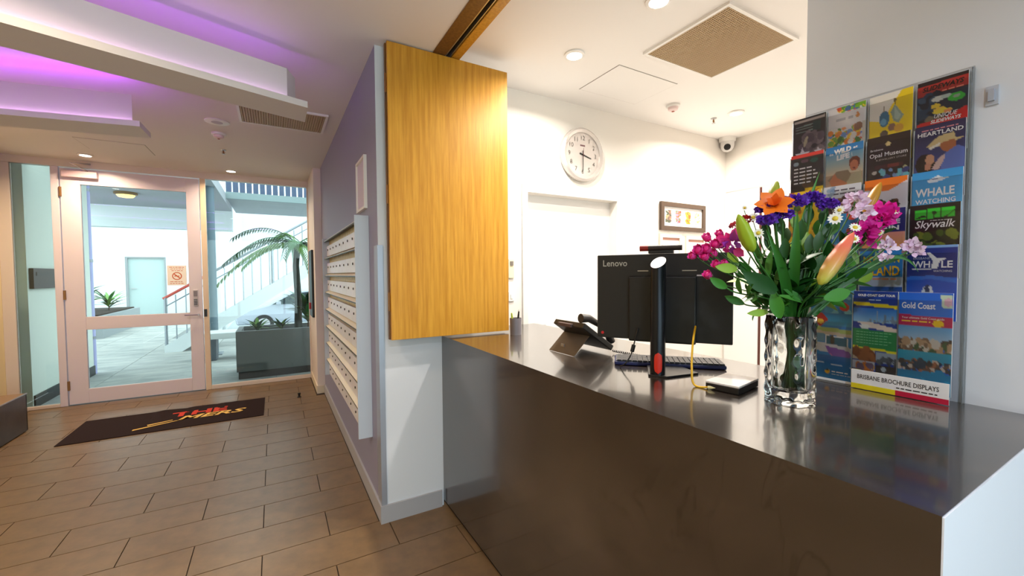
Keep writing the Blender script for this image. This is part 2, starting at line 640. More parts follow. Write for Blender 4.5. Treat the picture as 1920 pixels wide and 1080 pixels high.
b.build('printed_lines', M_or, sg, world=True)['kind'] = 'stuff'
# door stop and access reader
ds = thing('door_stop', 'small dark metal door stop fixed to the floor tiles', 'door stop', (0.22, 5.3, 0.0))
MB().lathe([(0.022, 0), (0.022, 0.006), (0.012, 0.01), (0.012, 0.03), (0.014, 0.036)], n=16).build('post', M_dark, ds, smooth=True)
MB().lathe([(0.016, 0.036), (0.016, 0.048), (0.008, 0.05)], n=16).build('rubber_cap', M_black, ds, smooth=True)
nb = thing('access_panel_board', 'tall narrow black board with a red fob on the pier', 'board', (0.41, 5.76, 0.88))
box_obj('board', (0.395, 0.4195, 5.55, 5.98, 0.88, 1.70), M_black, nb, bevel=0.004, world=True)
MB().box(0.375, 0.395, 5.74, 5.80, 0.97, 1.05).build('red_fob', mat('red_plastic', (200, 40, 40), 0.4), nb, world=True)

# ------------------------------------------------------------------ doormat
mt_ = thing('doormat', 'dark brown doormat with red and yellow lettering before entrance door', 'doormat', (-0.86, 5.12, 0))
M_mat = mat('dark_brown_carpet', (44, 32, 32), 0.95, spec=0.1, bump=0.6, bscale=400)
vsx, fsx = [], []
nx = 40
for j, yv in enumerate((4.79, 5.12, 5.47)):
    for i in range(nx + 1):
        x = -1.60 + 1.48 * i / nx
        z = 0.006 + (0.006 * max(0, math.sin(i * 0.9)) if j == 2 and 14 < i < 34 else 0)
        vsx.append((x, yv + (0.012 * math.sin(i * 0.8) if j == 2 and 14 < i < 34 else 0), z))
for j in range(2):
    for i in range(nx):
        fsx.append((j * (nx + 1) + i, j * (nx + 1) + i + 1, (j + 1) * (nx + 1) + i + 1, (j + 1) * (nx + 1) + i))
mm = MB().add(vsx, fsx).build('pile', M_mat, mt_, world=True)
sd = mm.modifiers.new('thick', 'SOLIDIFY')
sd.thickness = 0.005
b = MB()
text_into(b, 'THE', 0.20, frame_matrix((-0.91, 5.17, 0.0085), (1, 0, 0), (0, 1, 0)), w=0.46, bold=0.008)
b.build('lettering', mat('red_carpet_ink', (196, 52, 30), 0.9), mt_, world=True)
b = MB()
text_into(b, 'MERS', 0.17, frame_matrix((-0.85, 5.03, 0.0085), (1, 0, 0), (0, 1, 0)), w=0.56, shear=0.3, bold=0.004)
for pts in (((-1.14, 4.895), (-0.80, 5.035), (-0.80, 5.05), (-1.14, 4.93)), ((-1.05, 4.99), (-0.88, 5.06), (-0.88, 5.08), (-1.06, 5.02))):
    b.add([(x, y, 0.0085) for x, y in pts], [(0, 1, 2, 3)])
b.build('script_lettering', mat('yellow_carpet_ink', (226, 186, 100), 0.9), mt_, world=True)

# ------------------------------------------------------------------ mailboxes
mb_ = thing('mailbox_bank', 'bank of small white mailboxes in eight rows on grey wall', 'mailboxes', (XW, 3.52, 0.42))
MX, MY0, MZ0 = 0.456, 2.60, 0.42
NC, NR = 9, 8
CW, RH = 0.205, 0.165
M_box = mat('white_mailbox_enamel', (232, 232, 238), 0.35)
M_side = mat('pale_blue_grey_enamel', (196, 206, 220), 0.4)
M_ledge = mat('cream_enamel', (240, 232, 206), 0.4)
M_brassy = mat('yellowed_label_card', (206, 180, 96), 0.5, noise=((236, 228, 190), 6.0, (1, 14, 3), 1.0))
MYE = MY0 + NC * CW
body = MB().box(0.480, XW, MY0, MYE, MZ0, MZ0 + NR * RH).build('back_panel', M_brassy, mb_, world=True)
box_obj('end_panel', (0.418, XW, MY0 - 0.012, MY0, MZ0 - 0.01, MZ0 + NR * RH + 0.01), M_side, mb_, bevel=0.002, world=True)
box_obj('end_panel', (0.418, XW, MYE, MYE + 0.012, MZ0 - 0.01, MZ0 + NR * RH + 0.01), M_side, mb_, world=True)
dr0 = lk0 = None
M_lock = mat('dark_lock', (60, 52, 50), 0.4, metal=0.5)
for r in range(NR):
    z0 = MZ0 + r * RH
    hp = MB()
    hp.prism([(0.470, MY0 + 0.014, z0 + 0.1635), (0.434, MY0 + 0.014, z0 + 0.149), (0.434, MY0 + 0.014, z0 + 0.146), (0.470, MY0 + 0.014, z0 + 0.1605)], (0, NC * CW - 0.014, 0))
    hp.build('hood', M_ledge, mb_, world=True)
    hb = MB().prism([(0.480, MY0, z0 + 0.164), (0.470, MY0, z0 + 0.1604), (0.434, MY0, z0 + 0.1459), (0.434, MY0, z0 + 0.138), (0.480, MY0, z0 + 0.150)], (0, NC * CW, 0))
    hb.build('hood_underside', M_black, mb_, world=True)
    for c in range(NC):
        y0 = MY0 + c * CW
        if dr0 is None:
            dr0 = MB().box(0, 0.0235, 0.002, CW - 0.002, 0.002, 0.100).build('mailbox_door', M_box, mb_, bevel=0.002)
            lk0 = MB().tube([(0.001, CW / 2, 0.06), (-0.005, CW / 2, 0.06)], 0.008, 10).build('lock', M_lock, dr0, smooth=True)
            d = dr0
        else:
            d = copy_obj(dr0)
            l = copy_obj(lk0, d)
        d.location = (MX - XW, y0 - 3.52, z0 - 0.42)
# framed notice above
nf = thing('framed_notice', 'narrow white framed notice hung above the mailboxes', 'notice', (XW, 2.76, 1.80))
MB().box(XW - 0.018, XW, 2.62, 2.635, 1.80, 2.12).box(XW - 0.018, XW, 2.885, 2.90, 1.80, 2.12).box(XW - 0.018, XW, 2.635, 2.885, 1.80, 1.815).box(XW - 0.018, XW, 2.635, 2.885, 2.105, 2.12).build('frame', M_trim, nf, world=True)
box_obj('sheet', (XW - 0.008, XW, 2.635, 2.885, 1.815, 2.105), mat('notice_paper', (214, 206, 222), 0.6), nf, world=True)
# ------------------------------------------------------------------ reception counter
def stone():
    mt = bpy.data.materials.new('polished_brown_stone')
    mt.use_nodes = True
    nt = mt.node_tree
    b = nt.nodes['Principled BSDF']
    tc = nt.nodes.new('ShaderNodeTexCoord')
    n1 = nt.nodes.new('ShaderNodeTexNoise')
    n1.inputs['Scale'].default_value = 5.0
    n1.inputs['Detail'].default_value = 10
    r1 = nt.nodes.new('ShaderNodeValToRGB')
    r1.color_ramp.elements[0].position, r1.color_ramp.elements[1].position = 0.3, 0.75
    r1.color_ramp.elements[0].color, r1.color_ramp.elements[1].color = lin((38, 32, 27)), lin((60, 50, 42))
    n2 = nt.nodes.new('ShaderNodeTexNoise')
    n2.inputs['Scale'].default_value = 2.2
    n2.inputs['Detail'].default_value = 6
    n2.inputs['Distortion'].default_value = 1.6
    r2 = nt.nodes.new('ShaderNodeValToRGB')
    e = r2.color_ramp.elements
    e[0].position, e[1].position = 0.494, 0.506
    e[0].color = e[1].color = (0, 0, 0, 1)
    k = e.new(0.5)
    k.color = (0.85, 0.85, 0.85, 1)
    mx = nt.nodes.new('ShaderNodeMixRGB')
    mx.inputs[2].default_value = lin((22, 18, 15))
    for n in (n1, n2):
        nt.links.new(tc.outputs['Object'], n.inputs['Vector'])
    nt.links.new(n1.outputs['Fac'], r1.inputs[0])
    nt.links.new(n2.outputs['Fac'], r2.inputs[0])
    nt.links.new(r2.outputs[0], mx.inputs[0])
    nt.links.new(r1.outputs[0], mx.inputs[1])
    nt.links.new(mx.outputs[0], b.inputs['Base Color'])
    b.inputs['Roughness'].default_value = 0.24
    b.inputs['Specular IOR Level'].default_value = 1.0
    b.inputs['Coat Weight'].default_value = 0.7
    b.inputs['Coat Roughness'].default_value = 0.08
    return mt


M_stone = stone()
ctr = thing('reception_counter', 'polished dark brown stone reception counter with a white end panel', 'counter', (1.26, 1.2, 0))
MB().box(XC + 0.0005, XB - 0.002, 0.21, YB - 0.003, CT - 0.04, CT).build('worktop', M_stone, ctr, world=True)
MB().box(XC + 0.0005, XC + 0.03, 0.21, YB - 0.003, 0.035, CT - 0.04).build('front_panel', M_stone, ctr, world=True)
MB().box(XC + 0.02, XC + 0.05, 0.21, YE - 0.001, 0, 0.035).build('plinth', M_black, ctr, world=True)
MB().box(XC + 0.001, XB - 0.002, 0.2075, 0.21, 0, CT - 0.0015).build('end_panel', M_whitecool, ctr, world=True)

# ------------------------------------------------------------------ folding shutter and its track
def wood(name, c1, c2):
    return mat(name, c1, 0.38, noise=(c2, 5.0, (14, 14, 0.7), 6.0), spec=0.4)


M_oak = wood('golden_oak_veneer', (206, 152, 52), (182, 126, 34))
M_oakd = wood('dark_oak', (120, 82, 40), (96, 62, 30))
sh = thing('folding_shutter', 'golden oak veneer folding shutter panel standing open above the counter', 'shutter', (0.9, 2.285, CT + 0.012))
PX0, PX1 = 0.545, 1.272
box_obj('panel', (PX0, PX1, 2.262, 2.283, CT + 0.012, 2.632), M_oak, sh, bevel=0.001, world=True)
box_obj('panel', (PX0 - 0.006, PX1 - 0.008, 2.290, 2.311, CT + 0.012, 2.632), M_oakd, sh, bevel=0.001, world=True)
for z in (1.25, 1.83, 2.42):
    MB().tube([(PX0 - 0.004, 2.2865, z - 0.05), (PX0 - 0.004, 2.2865, z + 0.05)], 0.006, 8).build('hinge', M_brass, sh, smooth=True, world=True)
bm_ = thing('shutter_track', 'long oak overhead beam with dark sliding track slot above counter', 'beam', (0.87, 0, 2.64))
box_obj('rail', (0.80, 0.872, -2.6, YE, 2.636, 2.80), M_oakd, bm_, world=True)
box_obj('rail', (0.912, 0.96, -2.6, YE, 2.636, 2.80), M_oak, bm_, world=True)
box_obj('channel', (0.872, 0.912, -2.6, YE, 2.665, 2.80), M_black, bm_, world=True)
MB().box(0.876, 0.881, -2.6, YE - 0.02, 2.642, 2.665).box(0.903, 0.908, -2.6, YE - 0.02, 2.642, 2.665).build('guide_strip', M_steel, bm_, world=True)

# ------------------------------------------------------------------ ceiling light trays
M_tray = mat('tray_paint', (224, 220, 222), 0.6, spec=0.2)
M_ledp = mat('pink_white_led', (255, 220, 255), 0.5, emit=(250, 196, 255), es=LED_PINK)
M_ledv = mat('violet_led', (200, 120, 255), 0.5, emit=(196, 80, 255), es=LED_PURPLE)


def tray(label, nr, nl, fr, fl, top):
    """near-right, near-left, far-right, far-left plate corners (x,y)"""
    t = thing('ceiling_light_tray', label, 'light fitting', (nr[0] - 0.3, nr[1], 2.289), group='dropped light trays')
    nr, nl, fr, fl = Vector((*nr, 0)), Vector((*nl, 0)), Vector((*fr, 0)), Vector((*fl, 0))
    e = (nl - nr).normalized()
    n = (fr - nr)
    n = (n - e * n.dot(e)).normalized()
    up = Vector((0, 0, 1))

    def slab(a, b, c, d, z0, z1):
        return MB().prism([(*q.xy, z0) for q in (a, b, c, d)], (0, 0, z1 - z0))
    slab(nr, nl, fl, fr, 2.289, 2.322).build('plate', M_tray, t, world=True)
    a, b_ = nr + e * 0.07 + n * 0.085, nl + n * 0.085
    c, d = fl - n * 0.055, fr + e * 0.07 - n * 0.055
    slab(a, b_, c, d, 2.322, 2.500).build('upstand', M_tray, t, world=True)
    # LED strips: on the lip before and behind the upstand, and on top of it
    slab(a - n * 0.022, b_ - n * 0.022, b_ - n * 0.010, a - n * 0.010, 2.322, 2.328).build('led_strip', M_ledp, t, world=True)
    slab(d + n * 0.010, c + n * 0.010, c + n * 0.022, d + n * 0.022, 2.322, 2.328).build('led_strip', M_ledv, t, world=True)
    m0, m1 = (a + d) / 2 + e * 0.02, (b_ + c) / 2
    slab(m0 - n * 0.012, m1 - n * 0.012, m1 + n * 0.012, m0 + n * 0.012, 2.500, 2.507).build('led_strip', top, t, world=True)
    # hanger rods
    for k in (0.93,):
        q = m0.lerp(m1, k)
        MB().tube([(*q.xy, 2.507), (*q.xy, CL)], 0.006, 8).build('hanger_rod', M_steel, t, world=True)


TS = 0.917     # the trays hang lower and nearer


def ext(p, q, x):
    """extend the line q->p to the given x"""
    k = (x - q[0]) / (p[0] - q[0])
    return (x, q[1] + (p[1] - q[1]) * k)


n1, n2 = (0.194, 2.712), (-0.882, 2.367)
f1, f2 = (0.195, 2.974), (-0.975, 2.610)
n1, n2, f1, f2 = [(q[0] * TS, q[1] * TS) for q in (n1, n2, f1, f2)]
tray('long white ceiling tray with pink glow ending near the return grille', n1, ext(n2, n1, -2.38), f1, ext(f2, f1, -2.38), mat('faint_violet_led', (200, 140, 255), 0.5, emit=(176, 110, 255), es=LED_PURPLE * 0.2))
n1, n2 = (-0.732, 3.568), (-1.394, 3.695)
f1, f2 = (-0.729, 3.833), (-1.504, 3.980)
n1, n2, f1, f2 = [(q[0] * TS, q[1] * TS) for q in (n1, n2, f1, f2)]
tray('shorter white ceiling tray with purple glow toward the entrance', n1, ext(n2, n1, -2.38), f1, ext(f2, f1, -2.38), M_ledv)

# ------------------------------------------------------------------ ceiling fittings
def downlight(x, y, z, label, power, c=(255, 226, 190), group='recessed downlights', r=0.045, beam=150):
    t = thing('downlight', label, 'downlight', (x, y, z - 0.012), group=group)
    MB().lathe([(r + 0.016, 0.0115), (r + 0.016, 0.004), (r, 0.0), (r, 0.0115)], n=28).build('trim_ring', M_trim, t, smooth=True)
    MB().lathe([(r, 0.002), (r * 0.6, 0.0015), (0.004, 0.001)], n=28).build('lens', M_lens, t)
    ld = bpy.data.lights.new('downlight_lamp', 'AREA')
    ld.shape = 'DISK'
    ld.size = r * 2
    ld.energy = power
    ld.spread = R(beam)
    ld.color = lin(c)[:3]
    lo = bpy.data.objects.new('downlight_lamp', ld)
    col.objects.link(lo)
    lo.parent = t
    lo.location = (0, 0, -0.003)
    return t


WARM = (255, 228, 192)
NEUT = (255, 246, 234)
k = 1.24 / 1.3
downlight(-1.719 * k, 6.161 * k, CL, 'warm downlight above the entrance door closer', LOBBY_W * 0.7, WARM)
downlight(-0.432 * k, 6.257 * k, CL, 'warm downlight between the entrance door and tall glass panel', LOBBY_W * 0.7, WARM)
downlight(-1.9, 4.6, CL, 'added unseen warm downlight over the dark tiled ledge', LOBBY_W * 0.9, WARM)  # not in view; extra lamp added to light the lobby
downlight(-0.75, 1.6, CL, 'added unseen lobby downlight over the open floor tiles', LOBBY_W * 0.7, WARM)  # another unseen lamp, put in for light on the lobby floor
downlight(-1.75, 0.6, CL, 'added unseen lobby downlight near the cream wall', LOBBY_W, WARM)  # added lamp outside the view, more lobby light
downlight(0.25, -0.55, CL, 'unseen cool downlight added to brighten the brochure wall', LOBBY_W * 1.25, (232, 240, 255))  # lamp out of view, added to put cool light on the brochures
downlight(1.584, 1.997, CO, 'bright office downlight before the wall clock', OFFICE_W, NEUT, beam=158)
downlight(3.308, 2.07, CO, 'bright office downlight beside the security camera', OFFICE_W, NEUT, beam=158)
downlight(1.626, 1.409, CO, 'bright office downlight next to the big ceiling grille', OFFICE_W, NEUT, beam=158)
downlight(3.2, 0.7, CO, 'added unseen office downlight behind the brochure wall', OFFICE_W, NEUT, beam=158)  # extra lamp hidden from view, added to light the office

M_gril = mat('bronze_grille', (186, 160, 122), 0.5)


def grille(name, label, x0, x1, y0, y1, z, n, m_=None):
    m_ = m_ or M_gril
    t = thing(name, label, 'grille', ((x0 + x1) / 2, (y0 + y1) / 2, z - 0.014))
    fw = 0.018
    MB().box(x0 - fw, x0, y0 - fw, y1 + fw, z - 0.014, z).box(x1, x1 + fw, y0 - fw, y1 + fw, z - 0.014, z).box(x0, x1, y0 - fw, y0, z - 0.014, z).box(x0, x1, y1, y1 + fw, z - 0.014, z).build('frame', M_trim, t, world=True)
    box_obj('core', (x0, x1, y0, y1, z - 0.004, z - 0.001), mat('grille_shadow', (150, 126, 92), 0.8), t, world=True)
    b = MB()
    for i in range(n):
        x = x0 + (x1 - x0) * (i + 0.5) / n
        b.box(x - 0.0035, x + 0.0035, y0, y1, z - 0.013, z - 0.006)
    ny = max(3, int((y1 - y0) / (x1 - x0) * n))
    for i in range(ny):
        y = y0 + (y1 - y0) * (i + 0.5) / ny
        b.box(x0, x1, y - 0.0035, y + 0.0035, z - 0.011, z - 0.005)
    o = b.build('egg_crate_core', m_, t, world=True)
    o['kind'] = 'stuff'
    return t


grille('return_air_grille', 'large square bronze egg crate grille in the office ceiling', 1.945, 2.545, 1.262, 1.765, CO, 40)
grille('lobby_air_grille', 'long brown ceiling grille at the end of the lobby tray', -0.20 * k, 0.40 * k, 3.74 * k, 4.18 * k, CL, 34)


def smoke_detector(x, y, z, label):
    t = thing('smoke_detector', label, 'smoke detector', (x, y, z - 0.05))
    MB().lathe([(0.052, 0.05), (0.052, 0.036), (0.046, 0.030)], n=28).build('base', M_trim, t, smooth=True)
    MB().lathe([(0.040, 0.030), (0.036, 0.012), (0.022, 0.004), (0.003, 0.002)], n=28).build('sensor_head', mat('detector_pink_white', (236, 214, 212), 0.4), t, smooth=True)
    MB().box(-0.008, 0.008, -0.008, 0.008, -0.002, 0.0025).build('indicator', mat('amber_plastic', (170, 80, 50), 0.4), t)


def sprinkler(x, y, z, label):
    t = thing('sprinkler_head', label, 'sprinkler', (x, y, z - 0.05))
    MB().lathe([(0.024, 0.05), (0.022, 0.044), (0.008, 0.040)], n=20).build('escutcheon', M_steel, t, smooth=True)
    MB().tube([(0, 0, 0.04), (0, 0, 0.012)], 0.005, 8).tube([(-0.008, 0, 0.036), (-0.010, 0, 0.02), (0, 0, 0.01)], 0.002, 6).tube([(0.008, 0, 0.036), (0.010, 0, 0.02), (0, 0, 0.01)], 0.002, 6).build('bulb_frame', M_brass, t, smooth=True)
    MB().lathe([(0.015, 0.010), (0.015, 0.008), (0.002, 0.007)], n=14).build('deflector', M_steel, t)


smoke_detector(2.728, 2.218, CO, 'round white smoke detector on the office ceiling')
sprinkler(3.265, 2.24, CO, 'small sprinkler head between office detector and downlight')
smoke_detector(-0.408 * k, 4.673 * k, CL, 'round pinkish smoke detector on the lobby ceiling')
sprinkler(-0.422 * k, 5.261 * k, CL, 'small sprinkler head on the lobby ceiling')
sp = thing('ceiling_speaker', 'flat round speaker cover flush in the lobby ceiling', 'speaker', (-0.386 * k, 4.326 * k, CL - 0.008))
MB().lathe([(0.085, 0.008), (0.085, 0.003), (0.075, 0.0)], n=32).build('bezel', M_trim, sp, smooth=True)
MB().lathe([(0.073, 0.0012), (0.04, 0.0), (0.002, -0.0005)], n=32).build('mesh_cover', mat('speaker_mesh', (196, 186, 196), 0.6), sp)


def access_panel(label, x0, x1, y0, y1, z, m_):
    t = thing('ceiling_access_panel', label, 'access panel', ((x0 + x1) / 2, (y0 + y1) / 2, z - 0.003))
    box_obj('gap', (x0, x1, y0, y1, z - 0.0012, z - 0.0002), mat('panel_gap', (140, 132, 124), 0.8), t, world=True)
    box_obj('panel', (x0 + 0.004, x1 - 0.004, y0 + 0.004, y1 - 0.004, z - 0.003, z - 0.0012), m_, t, world=True)


access_panel('square flush access panel in the office ceiling', 1.905, 2.45, 1.955, 2.35, CO, M_ceilw)
access_panel('square flush access panel in the lobby ceiling', -1.60 * k, -1.08 * k, 5.43 * k, 5.85 * k, CL, M_ceil)
cc = thing('security_camera', 'white dome security camera in the office ceiling corner', 'camera', (3.86, 2.50, CO))
MB().lathe([(0.075, 0.0), (0.075, -0.03), (0.068, -0.04)], n=28).build('mount', M_trim, cc, smooth=True)
MB().lathe([(0.060, -0.038), (0.062, -0.07), (0.055, -0.10), (0.038, -0.122), (0.012, -0.132)], n=28).build('eyeball', mat('camera_white', (228, 226, 224), 0.35), cc, smooth=True)
v = (Vector((0, 0, 1.4)) - Vector((3.86, 2.5, 2.62))).normalized()
MB().tube([Vector((0, 0, -0.085)) + v * 0.045, Vector((0, 0, -0.085)) + v * 0.066], 0.030, 20).build('lens_ring', M_dark, cc, smooth=True)
MB().tube([Vector((0, 0, -0.085)) + v * 0.066, Vector((0, 0, -0.085)) + v * 0.069], 0.014, 16).build('lens', M_black, cc, smooth=True)

# ------------------------------------------------------------------ office back wall
M_door = mat('office_door_paint', (238, 236, 234), 0.45)
d2 = struct(empty('door_2', (2.03, YB, 0)), 'plain white office door set back in a white frame', 'door')
box_obj('leaf', (1.60, 2.47, YB + 0.075, YB + 0.115, 0.0, 1.985), M_door, d2, world=True)
MB().box(1.555, 1.60, YB - 0.018, YB, 0, 2.045).box(2.47, 2.57, YB - 0.018, YB, 0, 2.045).box(1.60, 2.47, YB - 0.018, YB, 1.985, 2.045).build('architrave', M_trim, d2, bevel=0.003, world=True)
MB().tube([(1.68, YB + 0.075, 1.0), (1.68, YB + 0.03, 1.0), (1.78, YB + 0.03, 1.0)], 0.009, 10).build('lever_handle', M_steel, d2, smooth=True, world=True)
d3 = struct(empty('door_3', (3.94, 2.1, 0)), 'flush white cupboard door on the office side wall', 'door')
box_obj('leaf', (3.925, 3.94, 2.222, 2.555, 0.02, 2.18), M_door, d3, world=True)
box_obj('leaf', (3.925, 3.94, 1.30, 2.195, 0.02, 2.18), M_door, d3, world=True)
box_obj('shadow_gap', (3.934, 3.9399, 2.195, 2.222, 0.02, 2.18), mat('dark_red_brown', (84, 40, 30), 0.6), d3, world=True)
box_obj('head_line', (3.93, 3.94, 1.30, 2.555, 2.18, 2.192), mat('shadow_grey', (170, 164, 160), 0.6), d3, world=True)

# wall clock at half past three
ck = thing('wall_clock', 'round silver rimmed wall clock reading half past three', 'clock', (2.093, YB, 2.312))
Mx = Matrix.Rotation(R(90), 4, 'X')
MB().lathe([(0.198, 0.0), (0.205, 0.02), (0.203, 0.040), (0.188, 0.050), (0.168, 0.040), (0.166, 0.030)], n=56).xf(Mx).build('rim', mat('silver_plastic_rim', (214, 208, 204), 0.25, metal=0.5), ck, smooth=True)
MB().lathe([(0.168, 0.026), (0.09, 0.028), (0.002, 0.0285)], n=48).xf(Mx).build('dial', mat('dial_white', (246, 248, 246), 0.5), ck)
b = MB()
for h in range(1, 13):
    a = math.pi / 2 - h * math.pi / 6
    vs_, fs_ = text_mesh(str(h), 0.048, align='CENTER')
    M_ = frame_matrix((0.128 * math.cos(a), -0.030, 0.128 * math.sin(a) - 0.016), (1, 0, 0), (0, 0, 1))
    b.add([M_ @ q for q in vs_], fs_)
b.build('numerals', mat('grey_numerals', (120, 116, 112), 0.6), ck)
b = MB()


def hand(b, ang, l, w_, y):
    a = R(90 - ang)
    d = Vector((math.cos(a), 0, math.sin(a)))
    n = Vector((-d.z, 0, d.x))
    p = Vector((0, y, 0))
    b.prism([p - d * 0.03 - n * w_, p - d * 0.03 + n * w_, p + d * l + n * w_ * 0.5, p + d * l - n * w_ * 0.5], (0, -0.002, 0))


hand(b, 105, 0.085, 0.0055, -0.033)
b.build('hour_hand', M_dark, ck)
b = MB()
hand(b, 180, 0.125, 0.004, -0.036)
b.build('minute_hand', M_dark, ck)
b = MB()
hand(b, 2, 0.05, 0.0014, -0.039)
b.build('second_hand', mat('maroon', (96, 40, 44), 0.5), ck)
box_obj('maker_mark', (-0.024, 0.024, -0.031, -0.0295, 0.064, 0.076), mat('maker_ink', (110, 80, 84), 0.6), ck)

# framed prints
pf = thing('framed_prints', 'dark brown frame holding four small botanical prints in a row', 'picture', (3.30, YB, 1.78))
x0, x1, z0, z1 = 2.99, 3.605, 1.778, 2.03
fw = 0.038
MB().box(x0, x0 + fw, YB - 0.025, YB, z0, z1).box(x1 - fw, x1, YB - 0.025, YB, z0, z1).box(x0 + fw, x1 - fw, YB - 0.025, YB, z0, z0 + fw).box(x0 + fw, x1 - fw, YB - 0.025, YB, z1 - fw, z1).build('frame', mat('dark_walnut_frame', (84, 64, 48), 0.4), pf, world=True)
box_obj('mount_board', (x0 + fw, x1 - fw, YB - 0.008, YB, z0 + fw, z1 - fw), mat('mount_white', (244, 242, 240), 0.6), pf, world=True)
pal = [[(110, 90, 80), (150, 110, 90), (200, 160, 120), (80, 90, 70)], [(206, 110, 70), (190, 80, 50), (120, 130, 90), (170, 140, 170)], [(240, 196, 40), (206, 150, 30), (170, 100, 40), (150, 160, 70)], [(190, 210, 190), (220, 190, 110), (150, 190, 150), (190, 200, 220)]]
for i in range(4):
    c = Canvas(18, 36, (240, 238, 232))
    c.specks(0.2, 0.1, 0.8, 0.9, pal[i], 60, (0.08, 0.2), seed=i + 3)
    c.rect(0, 0, 1, 0.06, (240, 238, 232)).rect(0, 0.94, 1, 1, (240, 238, 232)).rect(0, 0, 0.08, 1, (240, 238, 232)).rect(0.92, 0, 1, 1, (240, 238, 232))
    xx = x0 + fw + 0.022 + i * 0.134
    c.build('botanical_print', frame_matrix((xx, YB - 0.0085, z1 - fw - 0.02), (1, 0, 0), (0, 0, 1)), 0.098, 0.136, pf)


def certificate(label, x0, x1, z0, z1):
    t = thing('framed_certificate', label, 'certificate', ((x0 + x1) / 2, YB, z0))
    fw = 0.03
    MB().box(x0, x0 + fw, YB - 0.018, YB, z0, z1).box(x1 - fw, x1, YB - 0.018, YB, z0, z1).box(x0 + fw, x1 - fw, YB - 0.018, YB, z0, z0 + fw).box(x0 + fw, x1 - fw, YB - 0.018, YB, z1 - fw, z1).build('frame', mat('cream_frame', (232, 222, 210), 0.45), t, world=True)
    c = Canvas(24, 30, (244, 242, 240))
    c.rect(0, 0, 1, 0.09, (196, 140, 120)).lines(0.2, 0.25, 0.8, 0.6, 5, (200, 200, 210), fill=0.3)
    c.build('certificate_sheet', frame_matrix((x0 + fw, YB - 0.006, z1 - fw), (1, 0, 0), (0, 0, 1)), x1 - x0 - 2 * fw, z1 - z0 - 2 * fw, t)


certificate('cream framed certificate hung below the darkest botanical print', 2.985, 3.275, 1.40, 1.742)
certificate('cream framed certificate hung below the palest botanical print', 3.335, 3.625, 1.40, 1.735)
# switches beside the shutter
sw = thing('door_release', 'small cream wall switch with grey button beside the office door', 'switch', (1.463, YB, 1.45))
box_obj('plate', (1.44, 1.486, YB - 0.012, YB, 1.365, 1.50), mat('cream_plastic', (238, 226, 190), 0.45), sw, bevel=0.003, world=True)
box_obj('button', (1.452, 1.476, YB - 0.018, YB - 0.012, 1.455, 1.485), mat('grey_button', (120, 112, 104), 0.5), sw, world=True)
sw = thing('light_switch', 'white light switch plate below the cream switch', 'switch', (1.463, YB, 1.25))
box_obj('plate', (1.44, 1.486, YB - 0.010, YB, 1.20, 1.27), M_trim, sw, bevel=0.003, world=True)
box_obj('rocker', (1.455, 1.471, YB - 0.014, YB - 0.010, 1.22, 1.25), M_white, sw, world=True)
# ------------------------------------------------------------------ things on the counter
# monitor, seen from behind
A, B_ = Vector((1.136, 1.287)), Vector((1.404, 0.880))
mid = (A + B_) / 2
ex = (B_ - A).normalized()                # along the monitor, as seen from behind: left to right
ang = math.atan2(ex.y, ex.x)
MWD = (B_ - A).length
mo = thing('computer_monitor', 'black computer monitor seen from behind with a round metal stand', 'monitor', (mid.x, mid.y, CT), ang)
# local: x along width, -y toward the viewer, z up from the counter
zb, zt = 1.139 - CT, 1.470 - CT
MB().box(-MWD / 2, MWD / 2, 0.0, 0.022, zb, zt).build('back_shell', mat('matt_black_shell', (14, 14, 15), 0.5), mo, bevel=0.004)
box_obj('screen', (-MWD / 2 + 0.008, MWD / 2 - 0.008, 0.022, 0.024, zb + 0.012, zt - 0.008), mat('screen_glass', (12, 14, 18), 0.1), mo)
box_obj('rear_housing', (-0.115, 0.125, -0.024, 0.0, zb - 0.004, zt - 0.085), M_black, mo, bevel=0.006)
for xa, xb in ((-0.085, -0.045), (0.075, 0.125)):
    box_obj('vent_slot', (xa, xb, -0.0015, 0.0, zt - 0.066, zt - 0.0625), M_steel, mo)
b = MB()
text_into(b, 'Lenovo', 0.035, frame_matrix((-MWD / 2 + 0.022, -0.001, zt - 0.045), (1, 0, 0), (0, 0, 1)), w=0.095, bold=0.0004)
b.build('maker_lettering', mat('silver_lettering', (168, 168, 164), 0.35, metal=0.3), mo)
b = MB()
text_into(b, '~', 0.012, frame_matrix((0.125, -0.001, zt - 0.085), (1, 0, 0), (0, 0, 1)), w=0.052)
b.build('model_lettering', mat('grey_lettering', (180, 178, 184), 0.5), mo)
MB().tube([(-MWD / 2 + 0.022, -0.0008, zb + 0.02), (-MWD / 2 + 0.022, 0.0005, zb + 0.02)], 0.006, 14).build('red_dot', mat('red_dot_plastic', (190, 20, 34), 0.4), mo)
# stand: the round post stands in front (on the viewer's side)
pz = Vector((1.185, 1.022, 0))
loc = Matrix.Rotation(-ang, 3, 'Z') @ (pz - Vector((mid.x, mid.y, 0)))
ph = 0.405
n = 28
vs_, fs_ = [], []
rp = 0.026
for z in (0.006, ph):
    for j in range(n):
        a = 2 * math.pi * j / n
        x, y = rp * math.cos(a), rp * math.sin(a)
        zz = z + ((y * 0.75 + x * 0.22) if z > 0.1 else 0)
        vs_.append((loc.x + x, loc.y + y, zz))
for j in range(n):
    fs_.append((j, (j + 1) % n, n + (j + 1) % n, n + j))
M_post = mat('dark_anodised_post', (42, 44, 50), 0.28, metal=0.8)
MB().add(vs_, fs_).build('stand_post', M_post, mo, smooth=True)
MB().add(vs_[n:], [tuple(range(n))]).build('post_cap', mat('pale_cap', (220, 216, 214), 0.4), mo)
